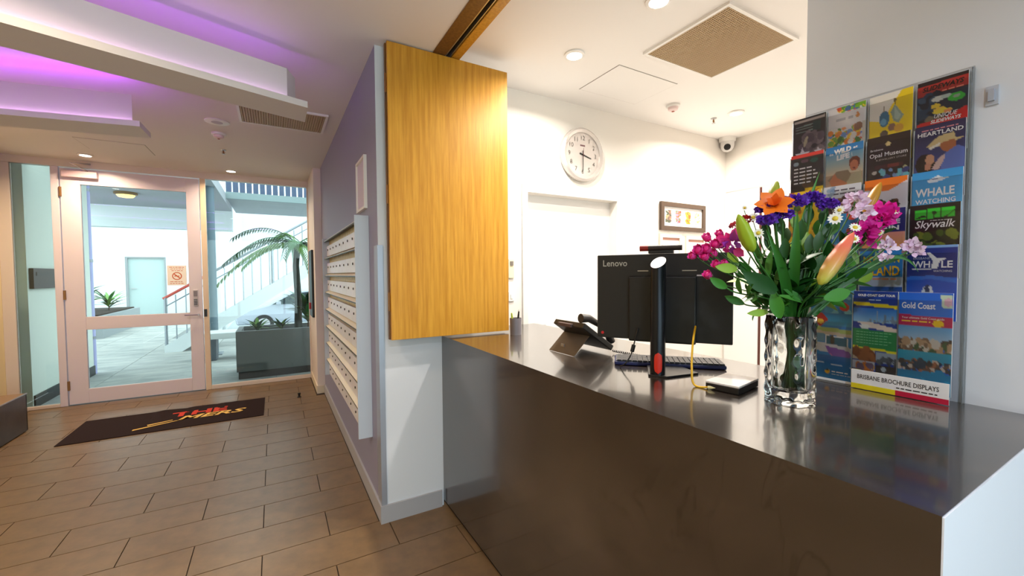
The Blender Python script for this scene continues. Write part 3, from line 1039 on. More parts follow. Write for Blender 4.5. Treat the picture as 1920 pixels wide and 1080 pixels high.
# red lined cable hole low on the post, facing the viewer
cdir = Matrix.Rotation(-ang, 3, 'Z') @ (Vector((0, 0, 0)) - pz).normalized()
ca = math.atan2(cdir.y, cdir.x)
b = MB()
gv, gf = [], []
for i in range(11):
    t = i / 10
    zc = 0.012 + 0.075 * t
    hw = 0.50 * math.sqrt(max(0.0, 1 - (2 * t - 1) ** 4)) + 0.02
    for k_ in range(9):
        a = ca + 0.05 + hw * (k_ / 4 - 1)
        gv.append((loc.x + (rp + 0.0008) * math.cos(a), loc.y + (rp + 0.0008) * math.sin(a), zc))
for i in range(10):
    for k_ in range(8):
        q = i * 9 + k_
        gf.append((q, q + 1, q + 10, q + 9))
MB().add(gv, gf).build('cable_hole', mat('red_cable_hole', (206, 42, 22), 0.4), mo)
MB().tube([(loc.x, loc.y, ph - 0.15), (loc.x * 0.3, -0.03, ph - 0.15), (0.0, -0.02, ph - 0.15)], 0.018, 10).build('stand_arm', M_black, mo, smooth=True)
bl = MB()
bl.prism([(loc.x - 0.028, loc.y - 0.025, 0), (loc.x + 0.035, loc.y - 0.03, 0), (loc.x + 0.13, loc.y + 0.075, 0), (loc.x + 0.06, loc.y + 0.17, 0), (loc.x - 0.06, loc.y + 0.15, 0)], (0, 0, 0.007))
bl.build('stand_foot', mat('black_foot', (20, 20, 24), 0.35), mo, bevel=0.001)
# webcam on the monitor's top edge
wc = thing('webcam', 'slim black and red webcam bar clipped on top of the monitor', 'webcam', (mid.x, mid.y, 1.470), ang)
MB().tube([(-0.075, 0.0, 0.022), (0.075, 0.0, 0.022)], 0.011, 14).build('camera_bar', mat('brown_black_plastic', (44, 34, 32), 0.4), wc, smooth=True)
MB().tube([(-0.0765, 0.0, 0.022), (-0.045, 0.0, 0.022)], 0.0114, 14).build('red_end', mat('webcam_red', (140, 30, 26), 0.4), wc, smooth=True)
box_obj('clip', (-0.045, 0.045, -0.008, 0.026, 0.001, 0.013), M_black, wc, bevel=0.002)

# desk phone seen from behind
ph_ = thing('desk_phone', 'black desk phone on kickstand with its back turned, beside the monitor', 'phone', (1.24, 1.52, CT), 0)
# tilted body: bottom edge away from the viewer, top leaning toward him
Y0, Y1 = 1.415 - 1.52, 1.635 - 1.52
bt = Vector((0.095, 0, 0.012))
tp = Vector((-0.075, 0, 0.128))
dv = (tp - bt).normalized()
nv = Vector((-dv.z, 0, dv.x))
nv = -nv if nv.x > 0 else nv           # outward on the back (viewer side)
th = 0.026
MB().prism([(bt.x, Y0, bt.z), (tp.x, Y0, tp.z), (tp.x - nv.x * th, Y0, tp.z - nv.z * th), (bt.x - nv.x * th, Y0, bt.z - nv.z * th)], (0, Y1 - Y0, 0)).build('body', mat('phone_black', (26, 27, 28), 0.35), ph_, bevel=0.004)
m0 = bt.lerp(tp, 0.62)
MB().prism([(m0.x, Y0 + 0.03, m0.z), (m0.x, Y1, m0.z), (-0.10, Y1, 0.001), (-0.10, Y0 + 0.03, 0.001)], (0.005, 0, 0.002)).build('kickstand', mat('warm_grey_plastic', (84, 74, 64), 0.45), ph_)
b = MB()
b.box(-0.0895, -0.084, 0.012, 0.034, 0.03, 0.042)
b.build('emblem', M_steel, ph_)
# handset resting on the front face near the viewer's right
h0 = bt - nv * (th + 0.012)
h1 = tp - nv * (th + 0.012)
pts = [h0 + dv * 0.0 - nv * 0.004, h0 + dv * 0.04 - nv * 0.026, h0.lerp(h1, 0.5) - nv * 0.034, h1 - dv * 0.03 - nv * 0.026, h1 + dv * 0.012 - nv * 0.002]
MB().tube([(q.x, Y0 + 0.028, q.z) for q in pts], [0.020, 0.017, 0.013, 0.017, 0.021], 12).build('handset', mat('handset_black', (30, 27, 27), 0.35), ph_, smooth=True)
MB().box(-0.082, -0.055, Y0 + 0.075, Y1 - 0.045, 0.122, 0.139).build('display_hood', mat('maroon_grey', (82, 62, 60), 0.4), ph_, bevel=0.003)
cp = []
for i in range(90):
    t = i / 89
    a = t * 2 * math.pi * 16
    p = Vector((0.10 + 0.02 * t, Y0 - 0.0 - 0.16 * t, 0.012)) + Vector((0.004 * math.cos(a), 0, 0.004 * math.sin(a)))
    cp.append(p)
MB().tube(cp, 0.0022, 5).build('coiled_cord', M_black, ph_, smooth=True)

# keyboard
ka = math.atan2(0.973 - 1.26, 1.489 - 1.2)
kb = thing('keyboard', 'black computer keyboard with dark blue edge below the monitor', 'keyboard', (1.37, 1.135, CT), ka)
box_obj('tray', (-0.205, 0.205, -0.07, 0.065, 0.001, 0.016), mat('navy_plastic', (22, 28, 84), 0.4), kb, bevel=0.004)
box_obj('deck', (-0.200, 0.200, -0.066, 0.061, 0.016, 0.019), mat('grey_deck', (60, 60, 66), 0.5), kb)
kk = None
M_key = mat('key_black', (38, 38, 42), 0.4)
cnt = 0
for r_ in range(6):
    xk = -0.194
    while xk < 0.185:
        wk = 0.0165
        if r_ == 0 and -0.10 < xk < 0.03:
            wk = 0.09
        if wk > 0.02:
            box_obj('space_bar', (xk, xk + wk, 0.045 - 0.0155, 0.045, 0.019, 0.024), M_key, kb)
        elif kk is None:
            kk = MB().box(0, 0.0165, 0, 0.0155, 0, 0.005).build('key', M_key, kb)
            kk.location = (xk, 0.045 - 0.0155 - r_ * 0.0205, 0.019)
        else:
            q = copy_obj(kk)
            q.location = (xk, 0.045 - 0.0155 - r_ * 0.0205, 0.019)
        xk += wk + 0.0032
# white topped box
wb = thing('network_box', 'small flat box with white top and black sides beside the vase', 'box', (1.262, 0.792, CT), R(10))
box_obj('base', (-0.075, 0.075, -0.05, 0.05, 0.001, 0.020), M_black, wb, bevel=0.002)
box_obj('lid', (-0.076, 0.076, -0.051, 0.051, 0.020, 0.027), mat('warm_white_plastic', (226, 218, 212), 0.4), wb, bevel=0.002)


def cable(name, label, pts, r, m_, cat='cable', plug=None, fer=None):
    t = thing(name, label, cat, pts[-1])
    P = [Vector(p) for p in pts]
    sm = []
    for i in range(len(P) - 1):
        p0, p1, p2, p3 = P[max(i - 1, 0)], P[i], P[i + 1], P[min(i + 2, len(P) - 1)]
        for j in range(8):
            u = j / 8
            sm.append(0.5 * ((2 * p1) + (p2 - p0) * u + (2 * p0 - 5 * p1 + 4 * p2 - p3) * u * u + (3 * p1 - p0 - 3 * p2 + p3) * u ** 3))
    sm.append(P[-1])
    MB().tube(sm, r, 8).build('lead', m_, t, smooth=True, world=True)
    if plug:
        d = (sm[-1] - sm[-3]).normalized()
        MB().tube([sm[-1] - d * 0.004, sm[-1] + d * 0.022], 0.006, 6).build('plug', plug, t, world=True)
    if fer is not None:
        i = int(fer * (len(sm) - 1))
        d = (sm[i + 1] - sm[i]).normalized()
        MB().tube([sm[i] - d * 0.014, sm[i] + d * 0.014], 0.0075, 10).build('ferrite', M_black, t, smooth=True, world=True)
    return t


M_yel = mat('yellow_cable_jacket', (226, 176, 30), 0.45)
cable('yellow_network_cable', 'yellow network cable dropping from the monitor to the counter', [at(1304, 612, 1.47), at(1299, 645, 1.40), at(1297, 690, 1.36), (at(1302, 716, 1.34).x, at(1302, 716, 1.34).y, CT + 0.006), (at(1330, 728, 1.31).x, at(1330, 728, 1.31).y, CT + 0.006)], 0.0034, M_yel, plug=mat('clear_plug', (226, 214, 160), 0.3))
g = at(1163, 690, 1.62)
cable('black_video_cable', 'thin black cable with round ferrite hanging below the monitor', [at(1196, 615, 1.585), at(1190, 640, 1.585), at(1183, 665, 1.585), at(1172, 682, 1.58), (g.x, g.y, CT + 0.004)], 0.0025, M_black, fer=0.4)
# pen cup
pc = thing('pen_cup', 'small grey mesh pen cup beside the wood shutter', 'pen cup', (1.262, 2.16, CT))
M_mesh = mat('grey_mesh_metal', (130, 126, 134), 0.45, metal=0.4)
MB().lathe([(0.034, 0), (0.036, 0.10), (0.034, 0.10), (0.032, 0.004)], n=28).build('cup', M_mesh, pc, smooth=True)
for nm, lb, c, dx, dy, tx, ty, l in (('highlighter', 'yellow green highlighter standing in the pen cup', (190, 210, 40), -0.012, 0.004, -0.014, 0.0, 0.125), ('marker_pen', 'black marker pen standing in the pen cup', (24, 26, 24), 0.0, -0.010, 0.010, -0.012, 0.135), ('ballpoint_pen', 'white ballpoint pen standing in the pen cup', (228, 226, 224), 0.012, 0.008, 0.022, 0.010, 0.14)):
    t = thing(nm, lb, 'pen', (1.262 + dx, 2.16 + dy, CT + 0.006))
    MB().tube([(0, 0, 0), (tx * 0.8, ty * 0.8, l * 0.8)], 0.006, 10).build('barrel', mat(nm + '_barrel', c, 0.4), t, smooth=True)
    MB().tube([(tx * 0.8, ty * 0.8, l * 0.8), (tx, ty, l)], [0.0058, 0.004], 10).build('cap', mat(nm + '_cap', tuple(max(0, q - 30) for q in c), 0.4), t, smooth=True)
# little bracket on the brochure wall
wbk = thing('wall_bracket', 'small pale grey plastic bracket on the wall beside the brochure rack', 'bracket', (XB, 0.335, 1.84))
box_obj('plate', (XB - 0.006, XB, 0.322, 0.345, 1.835, 1.885), mat('pale_grey_plastic', (186, 192, 204), 0.4), wbk, world=True)
box_obj('tab', (XB - 0.016, XB - 0.006, 0.328, 0.339, 1.845, 1.875), mat('tab_grey', (170, 176, 190), 0.4), wbk, world=True)
# ------------------------------------------------------------------ brochure rack on the wall
COLY = [0.479, 0.592, 0.705, 0.815]     # left (far) edge of each column, from the lens side outward
TIER = [1.944, 1.815, 1.682, 1.587, 1.470, 1.337]
BW = 0.103


def tier_x(t):
    return 1.650 - 0.011 * t


rk = thing('brochure_rack', 'clear acrylic wall rack holding rows of tour brochures', 'rack', (1.655, 0.59, CT))
box_obj('back_sheet', (1.6560, 1.6592, 0.366, 0.778, CT + 0.002, 1.952), M_acryl, rk, world=True)
M_edge = mat('acrylic_edge', (176, 184, 186), 0.2, spec=0.6)
BROCH = []


def brochure(label, c, t, paint, texts=(), h=0.21, w=BW, yl=None, zt=None, x=None, name='brochure', grp='brochures in the acrylic rack', bgc=(240, 240, 240), pocket=True):
    yl = COLY[c] if yl is None else yl
    zt = TIER[t] if zt is None else zt
    x = tier_x(t) if x is None else x
    root = thing(name, label, 'brochure', (x, yl - w / 2, zt - h), group=grp)
    box_obj('pages', (x, x + 0.0045, yl - w, yl, zt - h, zt), mat('brochure_paper', (232, 230, 226), 0.6), root, world=True)
    cv = Canvas(44, 80, bgc)
    paint(cv)
    cv.build('cover_print', frame_matrix((x - 0.0003, yl, zt), (0, -1, 0), (0, 0, 1)), w, h, root)
    bycol = {}
    for (txt, u, v, tw, sz, colr, *rest) in texts:
        bycol.setdefault(colr, []).append((txt, u, v, tw, sz, rest))
    for colr, L in bycol.items():
        b = MB()
        for txt, u, v, tw, sz, rest in L:
            shear = rest[0] if rest else 0.0
            bold = rest[1] if len(rest) > 1 else 0.0
            ti = rest[2] if len(rest) > 2 else 0.0
            M_ = frame_matrix((x - 0.0007, yl - u * w, zt - v * h), (0, -1, ti), (0, ti, 1))
            text_into(b, txt, sz * h, M_, w=tw * w if tw else None, shear=shear, bold=bold)
        b.build('lettering', mat('ink_%d_%d_%d' % colr, colr, 0.4), root, world=True)
    if pocket:
        box_obj('pocket_front', (x - 0.0036, x - 0.0016, yl - w - 0.002, yl + 0.002, zt - h - 0.004, zt - 0.022), M_acryl, rk, world=True)
        box_obj('pocket_side', (x - 0.0036, x + 0.0045, yl + 0.0005, yl + 0.0022, zt - h - 0.004, zt - 0.008), M_edge if c < 3 else M_acryl, rk, world=True)
    return root


W_, K_ = (244, 244, 246), (14, 14, 16)


# ---- column nearest the lens side
def p_slide(c):
    c.rect(0, 0, 1, 0.10, (38, 26, 26)).rect(0, 0.06, 1, 0.20, (176, 44, 40), -0.02)
    c.rect(0, 0.19, 1, 0.60, (34, 42, 62))
    c.specks(0, 0.2, 0.4, 0.6, [(40, 62, 88), (28, 34, 50), (60, 84, 110)], 30, (0.05, 0.14), 3)
    c.ell(0.42, 0.27, 0.13, 0.035, (216, 220, 214)).ell(0.58, 0.26, 0.10, 0.03, (188, 206, 200))
    c.ell(0.78, 0.30, 0.16, 0.055, (56, 186, 60)).ell(0.78, 0.29, 0.07, 0.02, (150, 170, 150))
    c.ell(0.38, 0.36, 0.10, 0.032, (238, 208, 60)).ell(0.46, 0.42, 0.12, 0.04, (240, 200, 70)).ell(0.52, 0.445, 0.20, 0.03, (236, 214, 60)).ell(0.62, 0.46, 0.08, 0.03, (232, 150, 90))
    c.specks(0.1, 0.5, 1.0, 0.62, [(50, 60, 66), (120, 110, 90), (30, 34, 44)], 20, (0.04, 0.1), 5)
    c.rect(0, 0.56, 1, 0.66, (206, 34, 32), -0.05).poly([(0.62, 0.52), (1, 0.44), (1, 0.66), (0.62, 0.66)], (214, 30, 34)).rect(0, 0.66, 1, 1, (40, 22, 24))


brochure('brochure with colourful race karts and the word slideways', 0, 0, p_slide, [('SLIDEWAYS', 0.10, 0.135, 0.82, 0.085, (30, 18, 18), 0.2, 0.0006), ('~', 0.5, 0.185, 0.42, 0.04, (240, 130, 110), 0.2), ('UNIQUE', 0.34, 0.525, 0.46, 0.075, W_, 0.25, 0.0002), ('SLIDEWAYS', 0.28, 0.585, 0.6, 0.06, W_, 0.25, 0.0004)], bgc=(40, 22, 24))


def p_heart(c):
    c.a[:] = (48, 46, 92)
    c.grad(0, 0.7, (40, 34, 70), (70, 84, 156))
    c.poly([(0.25, 0.29), (0.48, 0.17), (0.78, 0.15), (0.82, 0.24), (1.0, 0.235), (0.7, 0.30), (0.34, 0.32)], (220, 196, 140))
    c.poly([(0.28, 0.31), (0.55, 0.25), (0.5, 0.30), (0.32, 0.335)], (240, 234, 220))
    c.poly([(0.52, 0.27), (0.80, 0.24), (0.84, 0.34), (0.66, 0.40), (0.54, 0.36)], (176, 104, 62))
    c.poly([(0.60, 0.42), (0.86, 0.33), (1.0, 0.38), (1.0, 0.72), (0.5, 0.72)], (96, 120, 200))
    c.ell(0.22, 0.52, 0.20, 0.14, (28, 18, 22))
    c.ell(0.32, 0.47, 0.09, 0.075, (214, 160, 130)).ell(0.28, 0.56, 0.07, 0.05, (206, 146, 120))
    c.poly([(0.36, 0.6), (0.5, 0.46), (0.62, 0.42), (0.60, 0.5), (0.5, 0.62)], (216, 186, 180))


brochure('dark blue brochure with a couple and cowboy hat titled heartland', 0, 1, p_heart, [('~', 0.14, 0.075, 0.72, 0.034, (190, 120, 130)), ('HEARTLAND', 0.05, 0.145, 0.90, 0.075, W_, 0.0, 0.0003)])


def p_whale1(c):
    c.a[:] = (62, 160, 222)
    c.grad(0, 0.6, (48, 150, 220), (84, 180, 230))
    c.poly([(0.30, 0.13), (0.46, 0.085), (0.52, 0.07), (0.60, 0.10), (0.74, 0.11), (0.56, 0.15), (0.34, 0.16)], (220, 232, 244))
    c.ell(0.47, 0.115, 0.06, 0.008, (90, 110, 170))
    c.poly([(0.3, 0.60), (0.7, 0.50), (0.95, 0.47), (0.8, 0.54), (0.5, 0.64)], (226, 232, 240))


brochure('sky blue brochure reading whale watching in white capitals', 0, 2, p_whale1, [('WHALE', 0.08, 0.335, 0.78, 0.15, W_, 0.0, 0.0008), ('WATCHING', 0.08, 0.435, 0.80, 0.085, W_, 0.0, 0.0003)])


def p_sky(c):
    c.a[:] = (20, 16, 18)
    for u in (0.10, 0.37, 0.64):
        c.rect(u, 0.07, u + 0.245, 0.20, (40, 190, 44), -0.02)
    c.poly([(0.10, 0.19), (0.2, 0.155), (0.30, 0.145), (0.345, 0.17), (0.3, 0.165), (0.2, 0.18)], K_)
    c.ell(0.49, 0.12, 0.05, 0.022, (16, 70, 20)).rect(0.48, 0.12, 0.50, 0.19, (16, 70, 20))
    c.poly([(0.64, 0.185), (0.76, 0.16), (0.885, 0.09), (0.885, 0.11), (0.76, 0.175), (0.64, 0.195)], K_)
    c.rect(0.08, 0.37, 0.92, 1, (30, 40, 24))
    c.specks(0.1, 0.38, 0.95, 0.9, [(60, 88, 26), (120, 132, 40), (24, 30, 20), (86, 110, 36)], 60, (0.05, 0.12), 8)


brochure('black brochure with three green squares above the word skywalk', 0, 3, p_sky, [('Skywalk', 0.10, 0.315, 0.80, 0.145, W_, 0.25, 0.0002), ('~', 0.42, 0.225, 0.42, 0.02, (210, 210, 206))])


def p_whale2(c):
    c.a[:] = (26, 46, 128)
    c.rect(0, 0, 1, 0.03, (120, 160, 214)).rect(0, 0.42, 1, 1, (24, 82, 196))
    c.poly([(0, 0.42), (0.5, 0.40), (1, 0.44), (1, 0.5), (0.5, 0.45), (0, 0.47)], (40, 110, 214))
    c.poly([(0.40, 0.10), (0.47, 0.09), (0.60, 0.175), (0.80, 0.17), (0.66, 0.22), (0.62, 0.305), (0.50, 0.305), (0.52, 0.2), (0.46, 0.15)], W_)
    c.rect(0.10, 0.315, 0.50, 0.325, W_)
    c.ell(0.42, 0.63, 0.10, 0.09, (200, 214, 232)).ell(0.43, 0.58, 0.06, 0.05, (40, 60, 110)).poly([(0.46, 0.56), (0.5, 0.53), (0.6, 0.72), (0.5, 0.72)], (222, 230, 242))


brochure('royal blue brochure with white whale tail and whale watching lettering', 0, 4, p_whale2, [('WH', 0.12, 0.295, 0.36, 0.125, W_, 0.0, 0.0006), ('LE', 0.68, 0.295, 0.22, 0.125, W_, 0.0, 0.0006), ('BRISBANE', 0.12, 0.185, 0.34, 0.045, (190, 200, 226)), ('WATCHING', 0.54, 0.355, 0.36, 0.038, W_)])


def p_gold(c):
    c.a[:] = (20, 100, 206)
    c.grad(0.0, 0.28, (24, 96, 208), (20, 116, 214))
    c.poly([(0.78, 0.02), (1, 0.02), (1, 0.15), (0.82, 0.15)], (196, 214, 190)).ell(0.92, 0.09, 0.08, 0.04, (214, 170, 190))
    c.rect(0, 0.225, 1, 0.335, (186, 24, 84), 0.012)
    c.grad(0.335, 0.52, (96, 160, 214), (176, 196, 214))
    c.ell(0.75, 0.30, 0.10, 0.036, (240, 196, 30))
    c.specks(0, 0.49, 1, 0.60, [(120, 96, 76), (70, 60, 56), (170, 140, 110), (196, 190, 180), (60, 90, 60)], 70, (0.03, 0.09), 4)
    c.grad(0.59, 0.70, (30, 150, 180), (40, 140, 176))
    c.specks(0, 0.69, 1, 0.79, [(96, 76, 66), (60, 56, 60), (190, 180, 170), (150, 96, 70), (40, 60, 80)], 80, (0.02, 0.07), 6)
    c.grad(0.79, 1, (22, 120, 168), (30, 150, 196))
    c.specks(0, 0.82, 1, 1, [(40, 160, 204), (26, 130, 180)], 20, (0.05, 0.15), 9)


FX = tier_x(5) - 0.004
brochure('tall brochure titled gold coast with a harbour of boats', 0, 5, p_gold, [('Gold Coast', 0.05, 0.16, 0.64, 0.085, W_, 0.0, 0.0005), ('Your ultimate Gold Coast guide', 0.06, 0.265, 0.80, 0.03, W_), ('~', 0.06, 0.297, 0.55, 0.03, (246, 200, 60))], h=0.285, w=0.112, yl=0.4915)


# ---- second column
def p_pend(c):
    c.a[:] = (246, 214, 30)
    c.poly([(0, 0), (0.75, 0), (0.5, 0.2), (0.35, 0.4), (0, 0.34)], (238, 234, 226))
    c.rect(0.84, 0.1, 0.86, 1, (214, 176, 20))
    c.ell(0.36, 0.36, 0.12, 0.115, (60, 120, 156)).ell(0.34, 0.40, 0.07, 0.05, (110, 170, 206)).rect(0.34, 0.17, 0.37, 0.26, (150, 130, 110))
    c.poly([(0.60, 0.18), (0.80, 0.36), (0.70, 0.46), (0.58, 0.42), (0.50, 0.28)], (150, 170, 156)).poly([(0.60, 0.22), (0.74, 0.36), (0.68, 0.42), (0.60, 0.38)], (176, 196, 184)).ell(0.60, 0.12, 0.035, 0.025, (120, 100, 50)).rect(0.59, 0.13, 0.62, 0.18, (130, 110, 60))
    c.ell(0.54, 0.50, 0.09, 0.055, (150, 110, 90)).ell(0.70, 0.53, 0.11, 0.06, (226, 170, 60)).ell(0.36, 0.58, 0.09, 0.06, (96, 84, 70))


brochure('bright yellow brochure showing opal pendants', 1, 0, p_pend)


def p_opal(c):
    c.a[:] = (42, 30, 26)
    c.ell(0.5, 0.13, 0.06, 0.03, (226, 206, 140))
    c.rect(0.2, 0.42, 0.85, 0.48, (74, 36, 40)).rect(0.5, 0.42, 0.75, 0.47, (126, 50, 46))
    c.specks(0.15, 0.5, 0.95, 0.72, [(120, 150, 196), (110, 190, 206), (96, 80, 130), (190, 190, 140), (60, 70, 130), (206, 200, 190)], 26, (0.04, 0.075), 11)
    c.ell(0.55, 0.68, 0.15, 0.035, (70, 66, 130))


brochure('black brochure titled opal museum with glinting opals', 1, 1, p_opal, [('Brisbane', 0.08, 0.205, 0.30, 0.04, W_), ('Opal Museum', 0.06, 0.30, 0.88, 0.085, W_, 0.0, 0.0002), ('& JEWELLERY STORE', 0.22, 0.355, 0.70, 0.034, (200, 190, 180))])


def p_oran(c):
    c.a[:] = (214, 212, 222)
    c.poly([(0, 0), (1, 0), (1, 0.06), (0.55, 0.19), (0, 0.14)], (236, 120, 26))
    c.specks(0.38, 0.33, 0.78, 0.46, [(60, 36, 28), (90, 56, 40), (40, 24, 22)], 30, (0.05, 0.08), 12)


brochure('white and orange brochure with chocolate truffles', 1, 2, p_oran)


def p_aine(c):
    c.a[:] = (30, 38, 110)
    c.grad(0.33, 0.75, (226, 150, 140), (246, 176, 60))


brochure('navy brochure over a pink and gold sunset', 1, 3, p_aine, [('INE', 0.50, 0.215, 0.38, 0.085, W_, 0.0, 0.0007), ('AIN', 0.46, 0.305, 0.42, 0.085, W_, 0.0, 0.0007)])


def p_more(c):
    c.a[:] = (40, 120, 190)
    c.rect(0, 0, 1, 0.05, (60, 76, 96)).rect(0, 0.43, 1, 0.56, (176, 186, 206)).rect(0, 0.56, 1, 1, (30, 74, 150))


brochure('blue brochure with yellow moreton island lettering', 1, 4, p_more, [('MORETON', 0.08, 0.215, 0.84, 0.13, (246, 206, 60), 0.0, 0.0008), ('ISLAND', 0.12, 0.40, 0.80, 0.19, (246, 190, 40), 0.0, 0.001), ('~', 0.14, 0.465, 0.76, 0.05, (226, 150, 120))])


def p_day(c):
    c.a[:] = (26, 60, 150)
    c.rect(0, 0.115, 1, 0.15, (240, 216, 30), 0.03).grad(0.18, 0.34, (40, 116, 206), (150, 196, 226))
    c.specks(0.35, 0.30, 1, 0.34, [(120, 140, 160), (150, 166, 176)], 30, (0.01, 0.03), 3).rect(0.55, 0.21, 0.57, 0.32, (150, 170, 190)).rect(0.72, 0.25, 0.75, 0.33, (110, 130, 150)).rect(0.88, 0.26, 0.91, 0.33, (120, 140, 160))
    c.poly([(0.1, 0.34), (0.4, 0.335), (1, 0.39), (1, 0.44), (0.3, 0.385)], (236, 220, 206)).ell(0.28, 0.385, 0.12, 0.025, (236, 238, 232))
    c.rect(0, 0.41, 1, 0.615, (24, 136, 76), 0.02).rect(0, 0.605, 1, 0.63, (226, 220, 40), 0.02)
    c.rect(0, 0.64, 0.52, 0.75, (196, 176, 150)).specks(0.05, 0.65, 0.48, 0.74, [(120, 66, 36), (150, 90, 50)], 14, (0.06, 0.12), 4)
    c.rect(0.54, 0.65, 1, 0.77, (150, 166, 186)).specks(0.56, 0.71, 1, 0.77, [(80, 90, 100), (60, 66, 76)], 20, (0.03, 0.06), 5)
    c.rect(0, 0.765, 0.52, 0.86, (190, 196, 210)).specks(0.1, 0.81, 0.5, 0.86, [(206, 120, 40), (230, 180, 40), (110, 90, 120)], 12, (0.05, 0.1), 6)
    c.rect(0.54, 0.785, 1, 0.90, (40, 40, 46)).ell(0.72, 0.83, 0.05, 0.03, (170, 190, 206))
    c.rect(0, 0.865, 1, 0.885, (230, 220, 40), 0.04).rect(0, 0.885, 1, 1, (24, 136, 76), 0.04)


brochure('green and blue gold coast day tour brochure with city skyline', 1, 5, p_day, [('GOLD COAST DAY TOUR', 0.10, 0.055, 0.84, 0.034, W_, 0.0, 0.0003), ('~', 0.36, 0.098, 0.30, 0.022, (200, 214, 240))] + [('~', 0.08, 0.45 + 0.03 * i, 0.8 - 0.05 * (i % 3), 0.017, (120, 200, 150)) for i in range(5)], h=0.285, w=0.108, yl=0.602)


# ---- third column
def p_ging(c):
    c.a[:] = (216, 214, 220)
    c.specks(0.2, 0.0, 1, 0.07, [(206, 90, 60), (120, 180, 40), (240, 200, 60), (70, 110, 160), (90, 150, 50)], 26, (0.05, 0.1), 13)
    c.rect(0.0, 0.09, 1, 0.30, (222, 220, 226))
    c.ell(0.80, 0.19, 0.06, 0.03, (206, 130, 40)).ell(0.80, 0.155, 0.035, 0.017, (206, 130, 40))
    c.specks(0.05, 0.34, 0.9, 0.62, [(240, 200, 30), (226, 130, 30), (120, 170, 40), (230, 226, 220), (200, 90, 40), (90, 140, 200), (60, 120, 40)], 90, (0.04, 0.1), 14)
    c.ell(0.82, 0.36, 0.12, 0.06, (130, 80, 40))
    c.rect(0.92, 0.3, 1, 1, (196, 190, 180))


brochure('pale brochure with colourful sweets below a white band', 2, 0, p_ging, [('~', 0.22, 0.215, 0.46, 0.09, (176, 176, 190))])


def p_wild(c):
    c.a[:] = (120, 170, 206)
    c.grad(0, 0.12, (30, 120, 190), (60, 140, 200)).grad(0.12, 0.45, (110, 170, 206), (226, 206, 170))
    c.rect(0, 0.45, 1, 0.66, (190, 160, 128))
    c.poly([(0.05, 0.52), (0.3, 0.40), (0.62, 0.40), (0.72, 0.5), (0.6, 0.58), (0.25, 0.6)], (150, 130, 100))
    c.poly([(0.55, 0.62), (0.72, 0.46), (0.95, 0.44), (1, 0.66), (0.5, 0.66)], (186, 176, 140))
    c.poly([(0.1, 0.55), (0.25, 0.42), (0.32, 0.5), (0.6, 0.60), (0.5, 0.66), (0.2, 0.66)], (206, 130, 90))
    c.ell(0.78, 0.30, 0.15, 0.095, (120, 60, 36)).ell(0.77, 0.345, 0.11, 0.085, (206, 124, 86)).ell(0.77, 0.385, 0.03, 0.014, (120, 50, 46))


brochure('sky blue wildlife brochure with a person holding a reptile', 2, 1, p_wild, [('WILD', 0.24, 0.13, 0.46, 0.105, W_, 0.1, 0.0012, 0.1), ('the', 0.10, 0.135, 0.11, 0.05, W_, 0.1, 0.0003, 0.1), ('at', 0.74, 0.085, 0.12, 0.05, W_, 0.1, 0.0003, 0.1), ('LIFE', 0.30, 0.225, 0.36, 0.105, W_, 0.1, 0.0012, 0.1), ('HQ', 0.70, 0.19, 0.24, 0.07, W_, 0.1, 0.0004, 0.1)])


def p_strip(c):
    c.a[:] = (214, 218, 230)
    c.specks(0.02, 0.02, 0.28, 0.14, [(150, 170, 200), (120, 150, 190)], 10, (0.04, 0.08), 15)
    c.rect(0, 0.20, 1, 0.5, (176, 160, 150)).specks(0, 0.2, 1, 0.5, [(90, 60, 56), (60, 46, 46), (206, 190, 176), (150, 90, 70)], 40, (0.05, 0.12), 16)
    c.rect(0, 0.5, 1, 1, (60, 90, 120))


brochure('brochure with a pale title strip above brown photographs', 2, 2, p_strip, [('~', 0.30, 0.085, 0.62, 0.05, (90, 84, 100)), ('~', 0.28, 0.14, 0.66, 0.045, (90, 84, 100))])


def p_sea(c):
    c.a[:] = (40, 130, 190)
    c.specks(0, 0, 1, 1, [(60, 160, 206), (30, 100, 170), (190, 220, 230), (196, 60, 46)], 40, (0.05, 0.14), 17)


brochure('deep blue reef brochure half hidden behind the bouquet', 2, 3, p_sea)
brochure('turquoise sea brochure with red patches behind the stems', 2, 4, lambda c: c.specks(0, 0, 1, 1, [(60, 160, 206), (40, 120, 180), (206, 60, 46), (120, 200, 220)], 50, (0.06, 0.16), 21), bgc=(50, 140, 196))


# ---- fourth column
def p_star(c):
    c.a[:] = (44, 40, 40)
    c.rect(0, 0.0, 1, 0.025, (30, 26, 26)).rect(0.04, 0.03, 0.96, 0.075, (150, 140, 136), -0.005)
    for i in range(3):
        c.rect(0.08, 0.13 + i * 0.045, 0.62, 0.145 + i * 0.045, (120, 140, 134), -0.01)
    c.rect(0.62, 0.1, 0.85, 0.25, (36, 62, 60))
    c.specks(0.3, 0.3, 0.95, 0.6, [(110, 96, 104), (90, 80, 86), (130, 116, 120)], 24, (0.08, 0.16), 18)
    c.ell(0.66, 0.5, 0.09, 0.035, (50, 44, 50)).ell(0.4, 0.4, 0.05, 0.09, (186, 176, 150), 0.3)

    def star(u, v, r):
        pts = []
        for i in range(10):
            a = -math.pi / 2 + i * math.pi / 5
            q = r if i % 2 == 0 else r * 0.42
            pts.append((u + q * math.cos(a), v + q * math.sin(a) / c.asp))
        c.poly(pts, (216, 212, 222))
    star(0.30, 0.62, 0.25)
    star(0.78, 0.60, 0.15)


brochure('dark wildlife brochure with silver stars and a grey furry animal', 3, 0, p_star)


